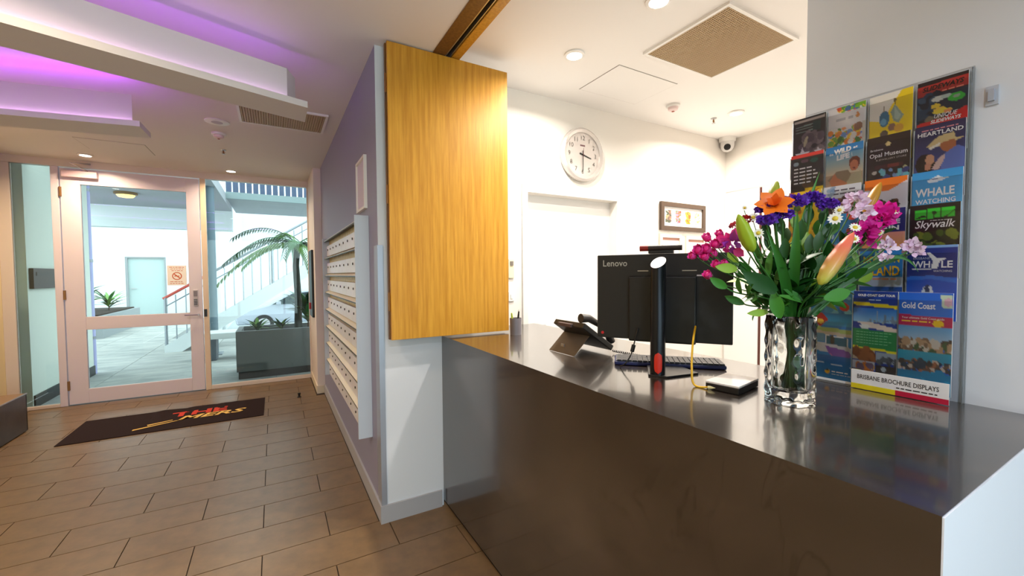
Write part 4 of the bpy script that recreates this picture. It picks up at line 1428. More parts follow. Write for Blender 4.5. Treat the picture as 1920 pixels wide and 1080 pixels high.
def p_list(c):
    c.a[:] = (46, 44, 40)
    c.rect(0, 0, 1, 0.06, (224, 66, 56)).ell(0.16, 0.15, 0.08, 0.035, (150, 170, 180)).ell(0.42, 0.12, 0.12, 0.03, (110, 80, 90)).ell(0.72, 0.13, 0.12, 0.04, (40, 96, 76))
    c.specks(0.4, 0.4, 1, 0.62, [(70, 60, 40), (90, 70, 46), (50, 46, 36)], 20, (0.08, 0.15), 19)
    c.rect(0.45, 0.58, 1, 0.68, (240, 200, 30)).ell(0.85, 0.63, 0.04, 0.02, (190, 90, 40))


brochure('dark tour list brochure under a red top band', 3, 1, p_list, [('~', 0.10, 0.25, 0.62, 0.05, W_, 0, 0.0003), ('~', 0.10, 0.31, 0.66, 0.05, W_, 0, 0.0003), ('~', 0.10, 0.37, 0.74, 0.05, W_, 0, 0.0003), ('~', 0.10, 0.43, 0.68, 0.05, W_, 0, 0.0003), ('~', 0.10, 0.49, 0.52, 0.05, W_, 0, 0.0003)])
brochure('yellow bordered brochure behind the purple statice', 3, 2, lambda c: c.specks(0, 0, 1, 1, [(226, 176, 40), (90, 120, 50), (190, 110, 40)], 40, (0.06, 0.14), 22), bgc=(240, 200, 40))

# rack name strip along the bottom
st = thing('rack_title_strip', 'white strip lettered brisbane brochure displays with yellow and crimson edge', 'sign', (FX - 0.006, 0.487, CT + 0.002))
x = FX - 0.007
MB().box(x, x + 0.003, 0.3795, 0.600, CT + 0.002, CT + 0.060).build('card', mat('strip_white', (234, 232, 232), 0.5), st, world=True)
MB().box(x - 0.0004, x, 0.3795, 0.492, CT + 0.002, CT + 0.017).build('crimson_edge', mat('crimson_ink', (190, 20, 60), 0.5), st, world=True)
MB().box(x - 0.0004, x, 0.492, 0.600, CT + 0.002, CT + 0.017).build('yellow_edge', mat('yellow_ink', (226, 206, 30), 0.5), st, world=True)
b = MB()
text_into(b, 'BRISBANE BROCHURE DISPLAYS', 0.019, frame_matrix((x - 0.0006, 0.585, CT + 0.034), (0, -1, 0), (0, 0, 1)), w=0.185, bold=0.0002)
text_into(b, '~', 0.007, frame_matrix((x - 0.0006, 0.49, CT + 0.023), (0, -1, 0), (0, 0, 1)), w=0.09)
b.build('lettering', mat('black_ink', (30, 28, 30), 0.5), st, world=True)
box_obj('clear_edge', (1.64, XB - 0.004, 0.3662, 0.3685, CT + 0.001, 1.945), M_acryl, rk, world=True)


# free-standing pocket with the boat brochure
def p_boat(c):
    c.a[:] = (40, 130, 200)
    c.grad(0, 0.35, (30, 110, 190), (60, 160, 206)).ell(0.72, 0.12, 0.11, 0.035, (226, 236, 236)).ell(0.72, 0.12, 0.07, 0.02, (90, 150, 170))
    c.poly([(0.05, 0.24), (0.25, 0.18), (0.42, 0.28), (0.25, 0.36), (0.05, 0.34)], (176, 50, 46)).ell(0.24, 0.30, 0.08, 0.03, (220, 180, 60))
    c.rect(0, 0.36, 0.95, 0.41, (170, 190, 110), 0.03).rect(0, 0.41, 1, 0.45, (206, 190, 170), 0.03)
    c.rect(0, 0.44, 0.34, 0.55, (110, 160, 190), 0.02).rect(0.36, 0.45, 0.88, 0.59, W_, 0.04).rect(0.38, 0.46, 0.86, 0.58, (40, 100, 120), 0.04).ell(0.52, 0.52, 0.05, 0.06, (60, 50, 40))
    c.rect(0, 0.55, 1, 0.66, (206, 206, 210), 0.05).poly([(0.36, 0.60), (0.9, 0.64), (0.96, 0.70), (0.7, 0.75), (0.45, 0.70)], (130, 80, 170)).poly([(0.40, 0.66), (0.62, 0.74), (0.56, 0.745)], (220, 120, 150))
    c.grad(0.72, 1, (20, 96, 170), (30, 130, 200)).rect(0, 0.80, 1, 0.808, (200, 220, 236), 0.03)
    c.ell(0.42, 0.915, 0.06, 0.025, (240, 190, 30)).ell(0.42, 0.895, 0.03, 0.012, (40, 50, 30))


bs = thing('brochure_stand', 'clear acrylic leaflet stand leaning against the rack behind the vase', 'stand', (1.632, 0.672, CT))
box_obj('front_sheet', (1.6185, 1.6205, 0.606, 0.740, CT + 0.001, CT + 0.20), M_acryl, bs, world=True)
box_obj('back_sheet', (1.6375, 1.6395, 0.606, 0.740, CT + 0.001, CT + 0.285), M_acryl, bs, world=True)
box_obj('foot', (1.585, 1.6395, 0.606, 0.740, CT + 0.0002, CT + 0.001), M_acryl, bs, world=True)
box_obj('clear_lip', (1.6165, 1.6185, 0.606, 0.740, CT + 0.001, CT + 0.008), mat('bright_acrylic_edge', (226, 232, 236), 0.2), bs, world=True)
brochure('blue jet boat brochure in the leaflet stand behind the vase', 2, 5, p_boat, [('~', 0.52, 0.915, 0.36, 0.03, W_), ('~', 0.52, 0.945, 0.42, 0.02, (200, 214, 226))], h=0.275, w=0.126, yl=0.736, zt=CT + 0.282, x=1.625, grp=None, pocket=False)
# ------------------------------------------------------------------ vase and bouquet
VX, VY = 1.266, 0.624
VD = 1.185
M_vase = glass_mat('cut_crystal')
vz = thing('crystal_vase', 'clear crystal vase with wavy vertical ribs holding the bouquet', 'vase', (VX, VY, CT))
prof = []
NZ, NA = 52, 96
VH = 0.245
vs_, fs_ = [], []
rings = []
for i in range(NZ + 1):
    z = VH * i / NZ
    ring_ = []
    for j in range(NA):
        a = 2 * math.pi * j / NA
        rib = math.cos(8 * a)
        k_ = round(a / (2 * math.pi / 8)) % 2
        wv = 0.06 * rib + 0.035 * max(0, rib) * math.sin(z * 2 * math.pi / 0.046 + (math.pi if k_ else 0))
        if z < 0.03:
            wv += 0.02 * math.cos(16 * a) * math.sin(z * 200)
        ring_.append((0.0600 * (1 + wv) * math.cos(a), 0.0600 * (1 + wv) * math.sin(a), z + 0.0012))
    rings.append(ring_)
for r_, z in ((0.0525, VH + 0.0012), (0.0515, VH * 0.5), (0.050, 0.05), (0.047, 0.036), (0.03, 0.032), (0.001, 0.031)):
    rings.append([(r_ * math.cos(2 * math.pi * j / NA), r_ * math.sin(2 * math.pi * j / NA), z) for j in range(NA)])
for q in rings:
    vs_ += q
for i in range(len(rings) - 1):
    for j in range(NA):
        fs_.append((i * NA + j, i * NA + (j + 1) % NA, (i + 1) * NA + (j + 1) % NA, (i + 1) * NA + j))
fs_.append(tuple(reversed(range(NA))))
fs_.append(tuple(range((len(rings) - 1) * NA, len(rings) * NA)))
MB().add(vs_, fs_).build('body', M_vase, vz, smooth='all')

GREENS = [mat('leaf_dark_green', (22, 74, 22), 0.45), mat('leaf_green', (38, 104, 28), 0.45), mat('leaf_mid_green', (56, 124, 36), 0.45), mat('leaf_lime', (132, 168, 44), 0.45)]
M_stem = mat('stem_green', (44, 100, 30), 0.5)


def leaf_geo(mb, base, d, up, L, W, bend=0.2, n=6, fold=0.25, shape=1.0, tip=1.0):
    """pointed blade from base along d; bends away from up"""
    base, d = Vector(base), Vector(d).normalized()
    up = Vector(up)
    up = (up - d * up.dot(d))
    up = up.normalized() if up.length > 1e-4 else d.orthogonal().normalized()
    side = d.cross(up).normalized()
    vs_ = []
    for i in range(n + 1):
        t = i / n
        p = base + d * (L * t) - up * (bend * L * t * t)
        w_ = W * 0.5 * (math.sin(math.pi * min(1, t * 0.94 + 0.06) ** shape) ** 0.8) * (1 if t < 1 else 0.03)
        vs_ += [p - side * w_ + up * w_ * fold, p, p + side * w_ + up * w_ * fold]
    fs_ = []
    for i in range(n):
        a = i * 3
        fs_ += [(a, a + 1, a + 4, a + 3), (a + 1, a + 2, a + 5, a + 4)]
    mb.add(vs_, fs_)
    return mb


def bez(p0, p1, p2, p3, n=14):
    out = []
    for i in range(n + 1):
        t = i / n
        out.append(p0 * (1 - t) ** 3 + p1 * 3 * t * (1 - t) ** 2 + p2 * 3 * t * t * (1 - t) + p3 * t ** 3)
    return out


rgf = random.Random(21)
GRP = 'stems in the vase bouquet'


def stem(name, label, head, r=0.0022, leaves=3, lm=None, ll=0.06, lw=0.02, cat='flower', group=GRP, via=None):
    """a thing rooted in the vase: stem part and leaf parts; returns root, end direction"""
    head = Vector(head)
    dxy = Vector((head.x - VX, head.y - VY, 0))
    a = math.atan2(dxy.y, dxy.x) + rgf.uniform(-0.3, 0.3)
    ro = min(0.036, 0.01 + dxy.length * 0.12)
    b0 = Vector((VX - 0.024 * math.cos(a) + rgf.uniform(-0.01, 0.01), VY - 0.024 * math.sin(a) + rgf.uniform(-0.01, 0.01), CT + 0.040))
    mth = Vector((VX + ro * math.cos(a), VY + ro * math.sin(a), CT + VH))
    root = thing(name, label, cat, b0, group=group)
    path = [b0.lerp(mth, i / 5) for i in range(5)]
    d0 = (mth - b0).normalized()
    L = (head - mth).length
    c1 = mth + (d0 * 0.6 + Vector((0, 0, 0.4))) * L * 0.35
    c2 = via if via is not None else head - ((head - mth).normalized() * 0.8 + Vector((0, 0, 0.2))) * L * 0.3
    up_ = bez(mth, c1, c2, head, 12)
    path += up_
    MB().tube(path, r, 6).build('stem', M_stem, root, smooth='all', world=True)
    for i in range(leaves):
        t = rgf.uniform(0.12, 0.8)
        k_ = int(t * 12)
        p = up_[k_]
        td = (up_[k_ + 1] - up_[k_]).normalized()
        ph_ = rgf.uniform(0, 2 * math.pi)
        o_ = td.orthogonal().normalized()
        o_ = Matrix.Rotation(ph_, 3, td) @ o_
        d_ = (o_ * 0.8 + td * 0.75)
        l = ll * rgf.uniform(0.7, 1.25)
        mb = leaf_geo(MB(), p, d_, td, l, lw * rgf.uniform(0.8, 1.2), rgf.uniform(-0.1, 0.35))
        mb.build('leaf', lm or rgf.choice(GREENS[:3]), root, smooth='all', world=True)
    return root, (up_[-1] - up_[-2]).normalized()


def align(d):
    return Vector((0, 0, 1)).rotation_difference(Vector(d)).to_matrix().to_4x4()


def place(mb, p, d):
    M_ = align(d)
    M_.translation = Vector(p)
    return mb.xf(M_)


TOCAM = (Vector((0, 0, CAM_H)) - Vector((VX, VY, 1.4))).normalized()


def lily_bud(label, p0, p1, w_, cA, cB=None, cat='flower'):
    p0, p1 = Vector(p0), Vector(p1)
    root, d_ = stem('lily_bud', label, p0, 0.003, 2, ll=0.08, lw=0.018)
    d = (p1 - p0)
    L = d.length
    b = MB()
    b.lathe([(w_ * 0.10, 0), (w_ * 0.34, L * 0.08), (w_ * 0.47, L * 0.25), (w_ * 0.5, L * 0.45), (w_ * 0.42, L * 0.7), (w_ * 0.24, L * 0.9), (w_ * 0.05, L)], n=30, wave=lambda a, z: 1 + 0.07 * math.cos(3 * a) + 0.03 * math.cos(6 * a))
    place(b, p0, d)
    nm = 'bud_%d_%d_%d' % cA
    mt = mat(nm, cA, 0.4)
    if cB and not mt.get('g'):
        mt['g'] = 1
        nt = mt.node_tree
        tc = nt.nodes.new('ShaderNodeTexCoord')
        sp_ = nt.nodes.new('ShaderNodeSeparateXYZ')
        rp_ = nt.nodes.new('ShaderNodeValToRGB')
        e = rp_.color_ramp.elements
        e[0].position, e[1].position = 0.1, 0.75
        e[0].color, e[1].color = lin(cB), lin(cA)
        nt.links.new(tc.outputs['Generated'], sp_.inputs[0])
        nt.links.new(sp_.outputs['Z'], rp_.inputs[0])
        nt.links.new(rp_.outputs[0], nt.nodes['Principled BSDF'].inputs['Base Color'])
    b.build('bud', mt, root, smooth='all', world=True)


def ray_petals(b, p, d, n, L, W, cone, bend, jit=0.0, up0=0.0):
    d = Vector(d).normalized()
    o = d.orthogonal().normalized()
    for i in range(n):
        a = 2 * math.pi * i / n + rgf.uniform(-jit, jit)
        s_ = Matrix.Rotation(a, 3, d) @ o
        leaf_geo(b, Vector(p) + s_ * up0, s_ * math.sin(cone) + d * math.cos(cone), d, L * rgf.uniform(1 - jit * .5, 1 + jit * .3), W, bend, 5, 0.15, 1.0)
    return b


def daisy(label, p, r=0.014, d=None):
    d = d or (TOCAM + Vector((rgf.uniform(-.5, .5), rgf.uniform(-.5, .5), rgf.uniform(0, .7)))).normalized()
    root, _ = stem('daisy', label, Vector(p) - d * 0.008, 0.0013, 2, ll=0.03, lw=0.008)
    b = ray_petals(MB(), p, d, 12, r, r * 0.42, 1.35, 0.1)
    b.build('petals', mat('daisy_white', (240, 238, 230), 0.5), root, smooth='all', world=True)
    place(MB().lathe([(r * 0.42, -0.001), (r * 0.36, 0.003), (r * 0.15, 0.005), (0.0005, 0.0052)], n=14), p, d).build('disc', mat('daisy_yellow', (222, 196, 60), 0.6), root, smooth='all', world=True)


def ruffle(name, label, p, r, cols, n, size, flat=0.6, d=None, leaves=2, part='bloom'):
    """dense head of small ruffled petals in a flattened ball"""
    d = Vector(d or (0, 0, 1)).normalized()
    p = Vector(p)
    root, _ = stem(name, label, p - d * r * 0.35, 0.0022, leaves)
    o = d.orthogonal().normalized()
    q = o.cross(d)
    for ci, c in enumerate(cols):
        b = MB()
        for i in range(n // len(cols)):
            while True:
                v_ = Vector((rgf.uniform(-1, 1), rgf.uniform(-1, 1), rgf.uniform(-0.5, 1)))
                if 0.3 < v_.length < 1:
                    break
            w_ = o * v_.x + q * v_.y + d * v_.z * flat
            leaf_geo(b, p + w_ * r * 0.72, w_ + Vector((rgf.uniform(-.5, .5), rgf.uniform(-.5, .5), rgf.uniform(-.3, .6))), TOCAM, size * rgf.uniform(.7, 1.3), size * rgf.uniform(.6, 1.0), rgf.uniform(-.4, .4), 3, 0.3)
        b.build(part, mat('petal_%d_%d_%d' % c, c, 0.55), root, smooth='all', world=True)
    return root


def rose(label, p, r=0.014, c=(206, 24, 120), c2=(226, 60, 150)):
    p = Vector(p)
    d = (TOCAM * 0.6 + Vector((-0.5, 0.4, 0.5)) + Vector((rgf.uniform(-.4, .4), rgf.uniform(-.4, .4), rgf.uniform(-.2, .4)))).normalized()
    root, _ = stem('spray_rose', label, p - d * r * 0.8, 0.0014, 1, ll=0.035, lw=0.014)
    o = d.orthogonal().normalized()
    b = MB()
    place(b.lathe([(r * 0.15, -r * 0.8), (r * 0.62, -r * 0.4), (r * 0.72, r * 0.1), (r * 0.5, r * 0.6), (r * 0.15, r * 0.72)], n=16, wave=lambda a, z: 1 + 0.08 * math.cos(5 * a + z * 200)), p, d)
    b.build('heart', mat('rose_heart', c, 0.5), root, smooth='all', world=True)
    b = MB()
    for i in range(8):
        s_ = Matrix.Rotation(i * 2.4, 3, d) @ o
        leaf_geo(b, p - d * r * 0.7 + s_ * r * 0.35, d * 0.9 + s_ * 0.55, s_ * -1, r * 1.7, r * 1.3, -0.25, 4, 0.35)
    b.build('outer_petals', mat('rose_petal', c2, 0.5), root, smooth='all', world=True)
    b = MB()
    for i in range(5):
        s_ = Matrix.Rotation(i * 1.257, 3, d) @ o
        leaf_geo(b, p - d * r * 0.85, d * 0.6 + s_ * 0.8, d, r * 0.9, r * 0.4, 0.2, 3)
    b.build('sepals', GREENS[2], root, smooth='all', world=True)


# --- named flowers, each at its own distance
hp = at(1452, 376, 1.13)
root, d_ = stem('orange_lily', 'open orange lily at the top of the bouquet', hp - Vector((0, 0, 0.02)), 0.003, 2)
ray_petals(MB(), hp - Vector((0, 0, 0.014)), (TOCAM * 0.9 + Vector((0, 0, 0.5))).normalized(), 6, 0.050, 0.034, 1.0, 0.28, 0.1).build('petals', mat('lily_orange', (240, 122, 24), 0.45), root, smooth='all', world=True)
ray_petals(MB(), hp - Vector((0, 0, 0.014)), (TOCAM * 0.9 + Vector((0, 0, 0.5))).normalized(), 5, 0.034, 0.02, 0.5, 0.1, 0.3).build('inner_petals', mat('lily_orange_deep', (226, 96, 20), 0.45), root, smooth='all', world=True)
ray_petals(MB(), hp - Vector((0, 0, 0.014)), (0, 0, 1), 6, 0.03, 0.003, 0.35, 0.2, 0.2).build('stamens', mat('stamen_brown', (120, 60, 24), 0.6), root, world=True)

PUR = [(86, 34, 168), (106, 48, 190), (66, 26, 140)]
for px, py, dp, r, lb in ((1490, 379, 1.14, 0.034, 'largest deep purple statice head touching the orange lily'), (1523, 372, 1.18, 0.026, 'deep purple statice head between two other purple heads'), (1552, 384, 1.16, 0.026, 'deep purple statice head beside the daisies and lilac stock'), (1434, 392, 1.15, 0.022, 'purple statice sprig under the orange lily petals'), (1438, 413, 1.12, 0.024, 'purple statice head above the broad leaning blade'), (1467, 403, 1.12, 0.026, 'purple statice head hanging below the orange lily')):
    ruffle('statice', lb, at(px, py, dp), r * 1.15, PUR, 210, 0.0095, 0.6, leaves=1)
lily_bud('large yellow green lily bud leaning over the pink spray roses', at(1412, 472, 1.08), at(1384, 402, 1.07), 0.035, (150, 176, 40))
lily_bud('green lily bud standing above the orange lily', at(1448, 372, 1.17), at(1457, 340, 1.19), 0.026, (150, 160, 46))
lily_bud('bronze lily bud pointing up before the truffle brochure', at(1622, 402, 1.22), at(1652, 342, 1.22), 0.028, (186, 134, 36))
lily_bud('large coral pink lily bud low in the bouquet', at(1537, 534, 1.02), at(1601, 436, 1.04), 0.036, (224, 110, 84), (170, 170, 60))
for i, (px, py, dp, r) in enumerate(((1312, 470, 1.14, .017), (1326, 447, 1.16, .014), (1342, 459, 1.14, .015), (1350, 440, 1.17, .013), (1300, 480, 1.15, .013), (1326, 468, 1.13, .016), (1338, 476, 1.15, .014), (1322, 482, 1.13, .014), (1352, 450, 1.15, .013))):
    rose('bright magenta spray rose in the cluster before the certificates', at(px, py, dp), r)
rose('single magenta spray rose bud low against the black monitor', at(1328, 517, 1.13), .014)
rose('magenta spray rose bud beside a lime leaf against the monitor', at(1345, 497, 1.12), .014)
rose('red tinted spray rose beside a lime leaf against the monitor', at(1360, 495, 1.13), .012, (200, 30, 70))
ruffle('gladiolus_floret', 'violet and magenta floret beside the yellow green lily bud', at(1370, 458, 1.13), 0.022, [(160, 50, 170), (206, 40, 130)], 26, 0.026, 0.8, d=TOCAM)
ruffle('carnation', 'vivid magenta carnation below the bronze lily bud', at(1655, 405, 1.14), 0.030, [(236, 30, 170), (214, 16, 150)], 70, 0.022, 0.8, d=TOCAM)
ruffle('carnation', 'magenta carnation tucked under the lilac stock flowers', at(1624, 438, 1.13), 0.030, [(226, 24, 160), (196, 14, 140)], 70, 0.022, 0.8, d=TOCAM)
LIL = [(222, 190, 220), (236, 214, 232)]
ruffle('stock_flower', 'pale lilac stock flower head behind the daisies', at(1604, 378, 1.15), 0.026, LIL, 44, 0.017, 0.9, d=TOCAM)
ruffle('stock_flower', 'pale lilac stock flower drooping beside the daisies', at(1620, 398, 1.12), 0.022, LIL, 36, 0.015, 0.9, d=TOCAM)
ruffle('stock_flower', 'white lilac stock floret in front of moreton island lettering', at(1664, 462, 1.12), 0.018, LIL, 30, 0.014, 1.2, d=TOCAM)
ruffle('stock_flower', 'small lilac stock floret hanging above the moreton island lettering', at(1660, 484, 1.12), 0.012, LIL, 18, 0.012, 1.2, d=TOCAM)
ruffle('stock_flower', 'pale lilac floret spray reaching across the blue whale brochure', at(1712, 464, 1.13), 0.024, LIL, 40, 0.014, 0.6, d=TOCAM)
ruffle('red_filler_flower', 'small dark red filler flower behind the lily bud', at(1400, 412, 1.17), 0.014, [(170, 24, 30), (130, 16, 26)], 20, 0.012)
ruffle('red_filler_flower', 'small dark red filler flower above the spray roses', at(1378, 424, 1.17), 0.013, [(170, 24, 30), (150, 30, 60)], 18, 0.012)
for px, py, dp, r, lb in ((1412, 408, 1.16, .015, 'white daisy between the red fillers and the purple statice'), (1422, 437, 1.11, .014, 'white daisy below the purple statice'), (1566, 410, 1.11, .018, 'white daisy just below the lilac stock'), (1574, 394, 1.13, .013, 'small white daisy touching the purple statice'), (1603, 427, 1.09, .015, 'white daisy before the magenta carnation'), (1602, 448, 1.08, .012, 'white daisy at the tip of the coral lily bud'), (1676, 396, 1.12, .013, 'white daisy between the magenta carnation and the rack'), (1396, 390, 1.18, .009, 'tiny daisy standing clear above the lily bud'), (1650, 437, 1.10, .010, 'tiny white daisy under the magenta carnation')):
    daisy(lb, at(px, py, dp), r)


# --- long blades and filler foliage
def blade(label, p, via, w_, m_, n=14):
    p, via = Vector(p), Vector(via)
    b0 = Vector((VX + rgf.uniform(-.02, .02), VY + rgf.uniform(-.02, .02), CT + 0.045))
    mth = Vector((VX, VY, CT + VH)).lerp(Vector((via.x, via.y, CT + VH)), 0.22)
    root = thing('grass_blade', label, 'leaf', b0, group=GRP)
    pts = [b0.lerp(mth, i / 3) for i in range(3)] + bez(mth, mth.lerp(via, 0.5) + Vector((0, 0, .03)), via, p, n)
    vs_, fs_ = [], []
    for i, q in enumerate(pts):
        t = (pts[min(i + 1, len(pts) - 1)] - pts[max(i - 1, 0)]).normalized()
        s_ = t.cross(TOCAM).normalized()
        k_ = i / (len(pts) - 1)
        ww = w_ * 0.5 * (0.5 + 0.5 * math.sin(math.pi * k_)) * (1 - k_ ** 6) + 0.0003
        vs_ += [q - s_ * ww, q - TOCAM * ww * 0.4, q + s_ * ww]
    for i in range(len(pts) - 1):
        a = i * 3
        fs_ += [(a, a + 1, a + 4, a + 3), (a + 1, a + 2, a + 5, a + 4)]
    MB().add(vs_, fs_).build('blade', m_, root, smooth='all', world=True)


blade('long green blade arching down over the whale brochure', at(1722, 510, 1.12), at(1690, 445, 1.13), 0.014, GREENS[1])
blade('straight green blade reaching toward the lilac spray', at(1745, 462, 1.18), at(1640, 500, 1.1), 0.010, GREENS[0])
blade('upright green blade tip before the dark tour list', at(1537, 322, 1.2), at(1500, 420, 1.2), 0.022, GREENS[2])
blade('broad upright green blade in the middle of the bouquet', at(1495, 395, 1.08), at(1492, 470, 1.07), 0.026, GREENS[1])
blade('broad green blade bending over in the middle of the bouquet', at(1436, 430, 1.07), at(1470, 500, 1.06), 0.024, GREENS[1])
blade('dark upright blade behind the coral lily bud', at(1560, 420, 1.16), at(1510, 500, 1.14), 0.02, GREENS[0])
fol = [(1385, 500), (1362, 540), (1408, 520), (1420, 480), (1440, 450), (1465, 440), (1490, 430), (1515, 420), (1540, 420), (1560, 440), (1580, 460), (1545, 480), (1510, 470), (1470, 490), (1440, 520), (1420, 555), (1395, 570), (1590, 500), (1610, 530), (1585, 545), (1560, 520), (1530, 440), (1500, 450), (1640, 470), (1570, 480), (1455, 425), (1600, 470), (1430, 500)] + [(1445 + 14 * q, 470 + (q * 37) % 60) for q in range(9)] + [(1475, 520), (1500, 500), (1520, 515), (1545, 450), (1475, 455), (1530, 470)]
MARKS = [(1370, 490, 'below the magenta spray roses'), (1370, 560, 'against the side edge of the monitor'), (1415, 470, 'at the foot of the yellow green lily bud'), (1440, 425, 'under the low purple statice'), (1480, 410, 'below the orange lily'), (1530, 400, 'below the largest purple statice heads'), (1565, 430, 'behind the white daisies'), (1590, 470, 'behind the coral lily bud'), (1545, 520, 'at the base of the coral lily bud'), (1610, 530, 'before the moreton island brochure'), (1650, 480, 'under the white lilac florets'), (1440, 530, 'above the large serrated leaf'), (1490, 480, 'among the upright middle blades'), (1400, 580, 'beside the vase rim'), (1458, 498, 'behind the broad leaning blade'), (1505, 525, 'just above the middle of the vase mouth'), (1522, 495, 'between the broad upright blade and the coral bud'), (1545, 458, 'between the daisies and the coral lily bud'), (1478, 462, 'behind the broad upright blade'), (1565, 500, 'crossing behind the stem of the coral bud')]
for i, (px, py) in enumerate(fol):
    dp = VD + rgf.uniform(-0.10, 0.09)
    m_ = GREENS[0] if 1430 < px < 1560 and i % 3 else GREENS[0] if i >= 28 else (GREENS[3] if i % 6 == 0 else GREENS[1 + i % 2])
    hd_ = at(px, py, dp)
    near = min(MARKS, key=lambda q: (q[0] - px) ** 2 + (q[1] - py) ** 2)[2]
    tone = 'dark green' if m_ is GREENS[0] else 'lime green' if m_ is GREENS[3] else 'fresh green' if m_ is GREENS[1] else 'mid green'
    root, d_ = stem('foliage_sprig', tone + ' leafy sprig ' + near, hd_, 0.002, 7, m_, 0.062, 0.026, cat='foliage')
    leaf_geo(MB(), hd_, d_, TOCAM, 0.055, 0.024, 0.15).build('leaf', m_, root, smooth='all', world=True)
# named big leaves
for lb, p0, p1, w_, m_ in (('large dark serrated leaf pointing at the monitor', at(1455, 548, 1.08), at(1396, 512, 1.06), 0.045, GREENS[0]), ('lime leaf against the black monitor', at(1382, 505, 1.10), at(1343, 500, 1.09), 0.026, GREENS[3]), ('pale green leaf rising from the vase rim', at(1462, 596, 1.10), at(1450, 545, 1.09), 0.034, GREENS[2]), ('green leaf low beside the door gap', at(1440, 585, 1.13), at(1403, 588, 1.12), 0.02, GREENS[3]), ('broad green leaf just below the coral lily bud', at(1545, 560, 1.08), at(1600, 545, 1.08), 0.034, GREENS[2])):
    root, d_ = stem('leaf_stem', lb, p0, 0.002, 0, cat='leaf', group=None)
    leaf_geo(MB(), p0, p1 - p0, TOCAM, (p1 - p0).length, w_, 0.1, 8).build('leaf', m_, root, smooth='all', world=True)
# ------------------------------------------------------------------ courtyard beyond the entrance
M_conc = mat('pale_concrete_paving', (186, 188, 184), 0.7, noise=((150, 156, 154), 1.6, (1, 2.5, 1), 5.0))
M_ext = mat('exterior_white_render', (212, 220, 222), 0.7)
M_extg = mat('exterior_grey_render', (150, 156, 160), 0.7)
M_soff = mat('soffit_grey', (150, 154, 160), 0.7)
M_gr = mat('galvanised_steel', (150, 158, 166), 0.4, metal=0.5)
cf = MB().box(-9, 6, 6.30, 12.0, -0.10, -0.008).box(-9, -1.7, 12.0, 17.3, -0.10, -0.008).build('courtyard_floor', mat('paving_joint', (130, 134, 134), 0.8))
struct(cf, 'pale concrete courtyard paving outside the entrance', 'paving')
sl0 = None
for i in range(9):
    for j in range(6):
        x, y = -7.0 + i * 1.0, 6.32 + j * 1.8
        if y > 11 and x > -1.8 - 0.9:
            continue
        if sl0 is None:
            sl0 = MB().box(0.004, 0.996, 0.004, 1.796, -0.008, 0.0).build('paving_slab', M_conc, cf)
            o = sl0
        else:
            o = copy_obj(sl0)
        o.location = (x, y, 0)
dw = MB().box(-1.7, 14, 12.0, 30, -0.75, -0.65).build('driveway', mat('driveway_concrete', (170, 176, 178), 0.8))
struct(dw, 'lower concrete driveway behind the outdoor stair', 'driveway')
w = MB().box(-9, -4.03, 17.3, 17.5, 0, 7).box(-3.03, -1.7, 17.3, 17.5, 0, 7).box(-4.03, -3.03, 17.3, 17.5, 2.0, 7).build('wall_courtyard', M_ext)
struct(w, 'white rendered courtyard wall with a pale green door', 'wall')
d4 = struct(empty('door_4', (-3.53, 17.35, 0)), 'pale green grey door in the far courtyard wall', 'door')
box_obj('leaf', (-3.98, -3.08, 17.38, 17.43, 0.02, 1.96), mat('pale_green_door', (170, 190, 190), 0.5), d4, world=True)
MB().box(-4.03, -3.98, 17.32, 17.44, 0, 2.0).box(-3.08, -3.03, 17.32, 17.44, 0, 2.0).box(-3.98, -3.08, 17.32, 17.44, 1.96, 2.0).build('frame', M_extg, d4, world=True)
MB().tube([(-3.9, 17.38, 1.0), (-3.9, 17.33, 1.0), (-3.78, 17.33, 1.0)], 0.012, 8).build('lever_handle', M_steel, d4, world=True)
w = MB().box(-1.75, -1.6, 17.5, 30, -0.65, 7).box(-1.6, 14, 29.8, 30, -0.65, 6.2).build('wall_far', M_ext)
struct(w, 'high white boundary wall behind the parked car', 'wall')
w = MB().box(-2.42, -2.25, 6.32, 8.05, 0, 2.95).build('wall_side_outside', mat('pale_green_render', (214, 224, 214), 0.7))
struct(w, 'pale green side wall seen through the sidelight', 'wall')
o = MB().box(-2.25, -2.235, 6.34, 8.05, 0, 0.13).build('baseboard_outside', M_dark)
struct(o, 'dark skirting at the foot of the pale green side wall', 'baseboard')
lp = thing('letter_plate', 'black letter plate box on the pale green side wall', 'letter box', (-2.24, 6.68, 1.27))
box_obj('box', (-2.25, -2.215, 6.36, 7.03, 1.27, 1.49), mat('brown_black_box', (48, 42, 42), 0.5), lp, world=True)
box_obj('flap', (-2.214, -2.211, 6.42, 6.97, 1.41, 1.45), M_black, lp, world=True)
# drain pipe at wall end
dp_ = thing('drain_pipe', 'lavender grey round downpipe at the end of the side wall', 'pipe', (-2.29, 8.13, 0))
MB().tube([(0, 0, 0), (0, 0, 2.9)], 0.05, 16).build('pipe', mat('lavender_pipe', (176, 180, 226), 0.5), dp_, smooth=True)
for z in (0.5, 1.6, 2.6):
    MB().lathe([(0.056, z), (0.056, z + 0.04)], n=16).build('bracket', M_gr, dp_, smooth=True)

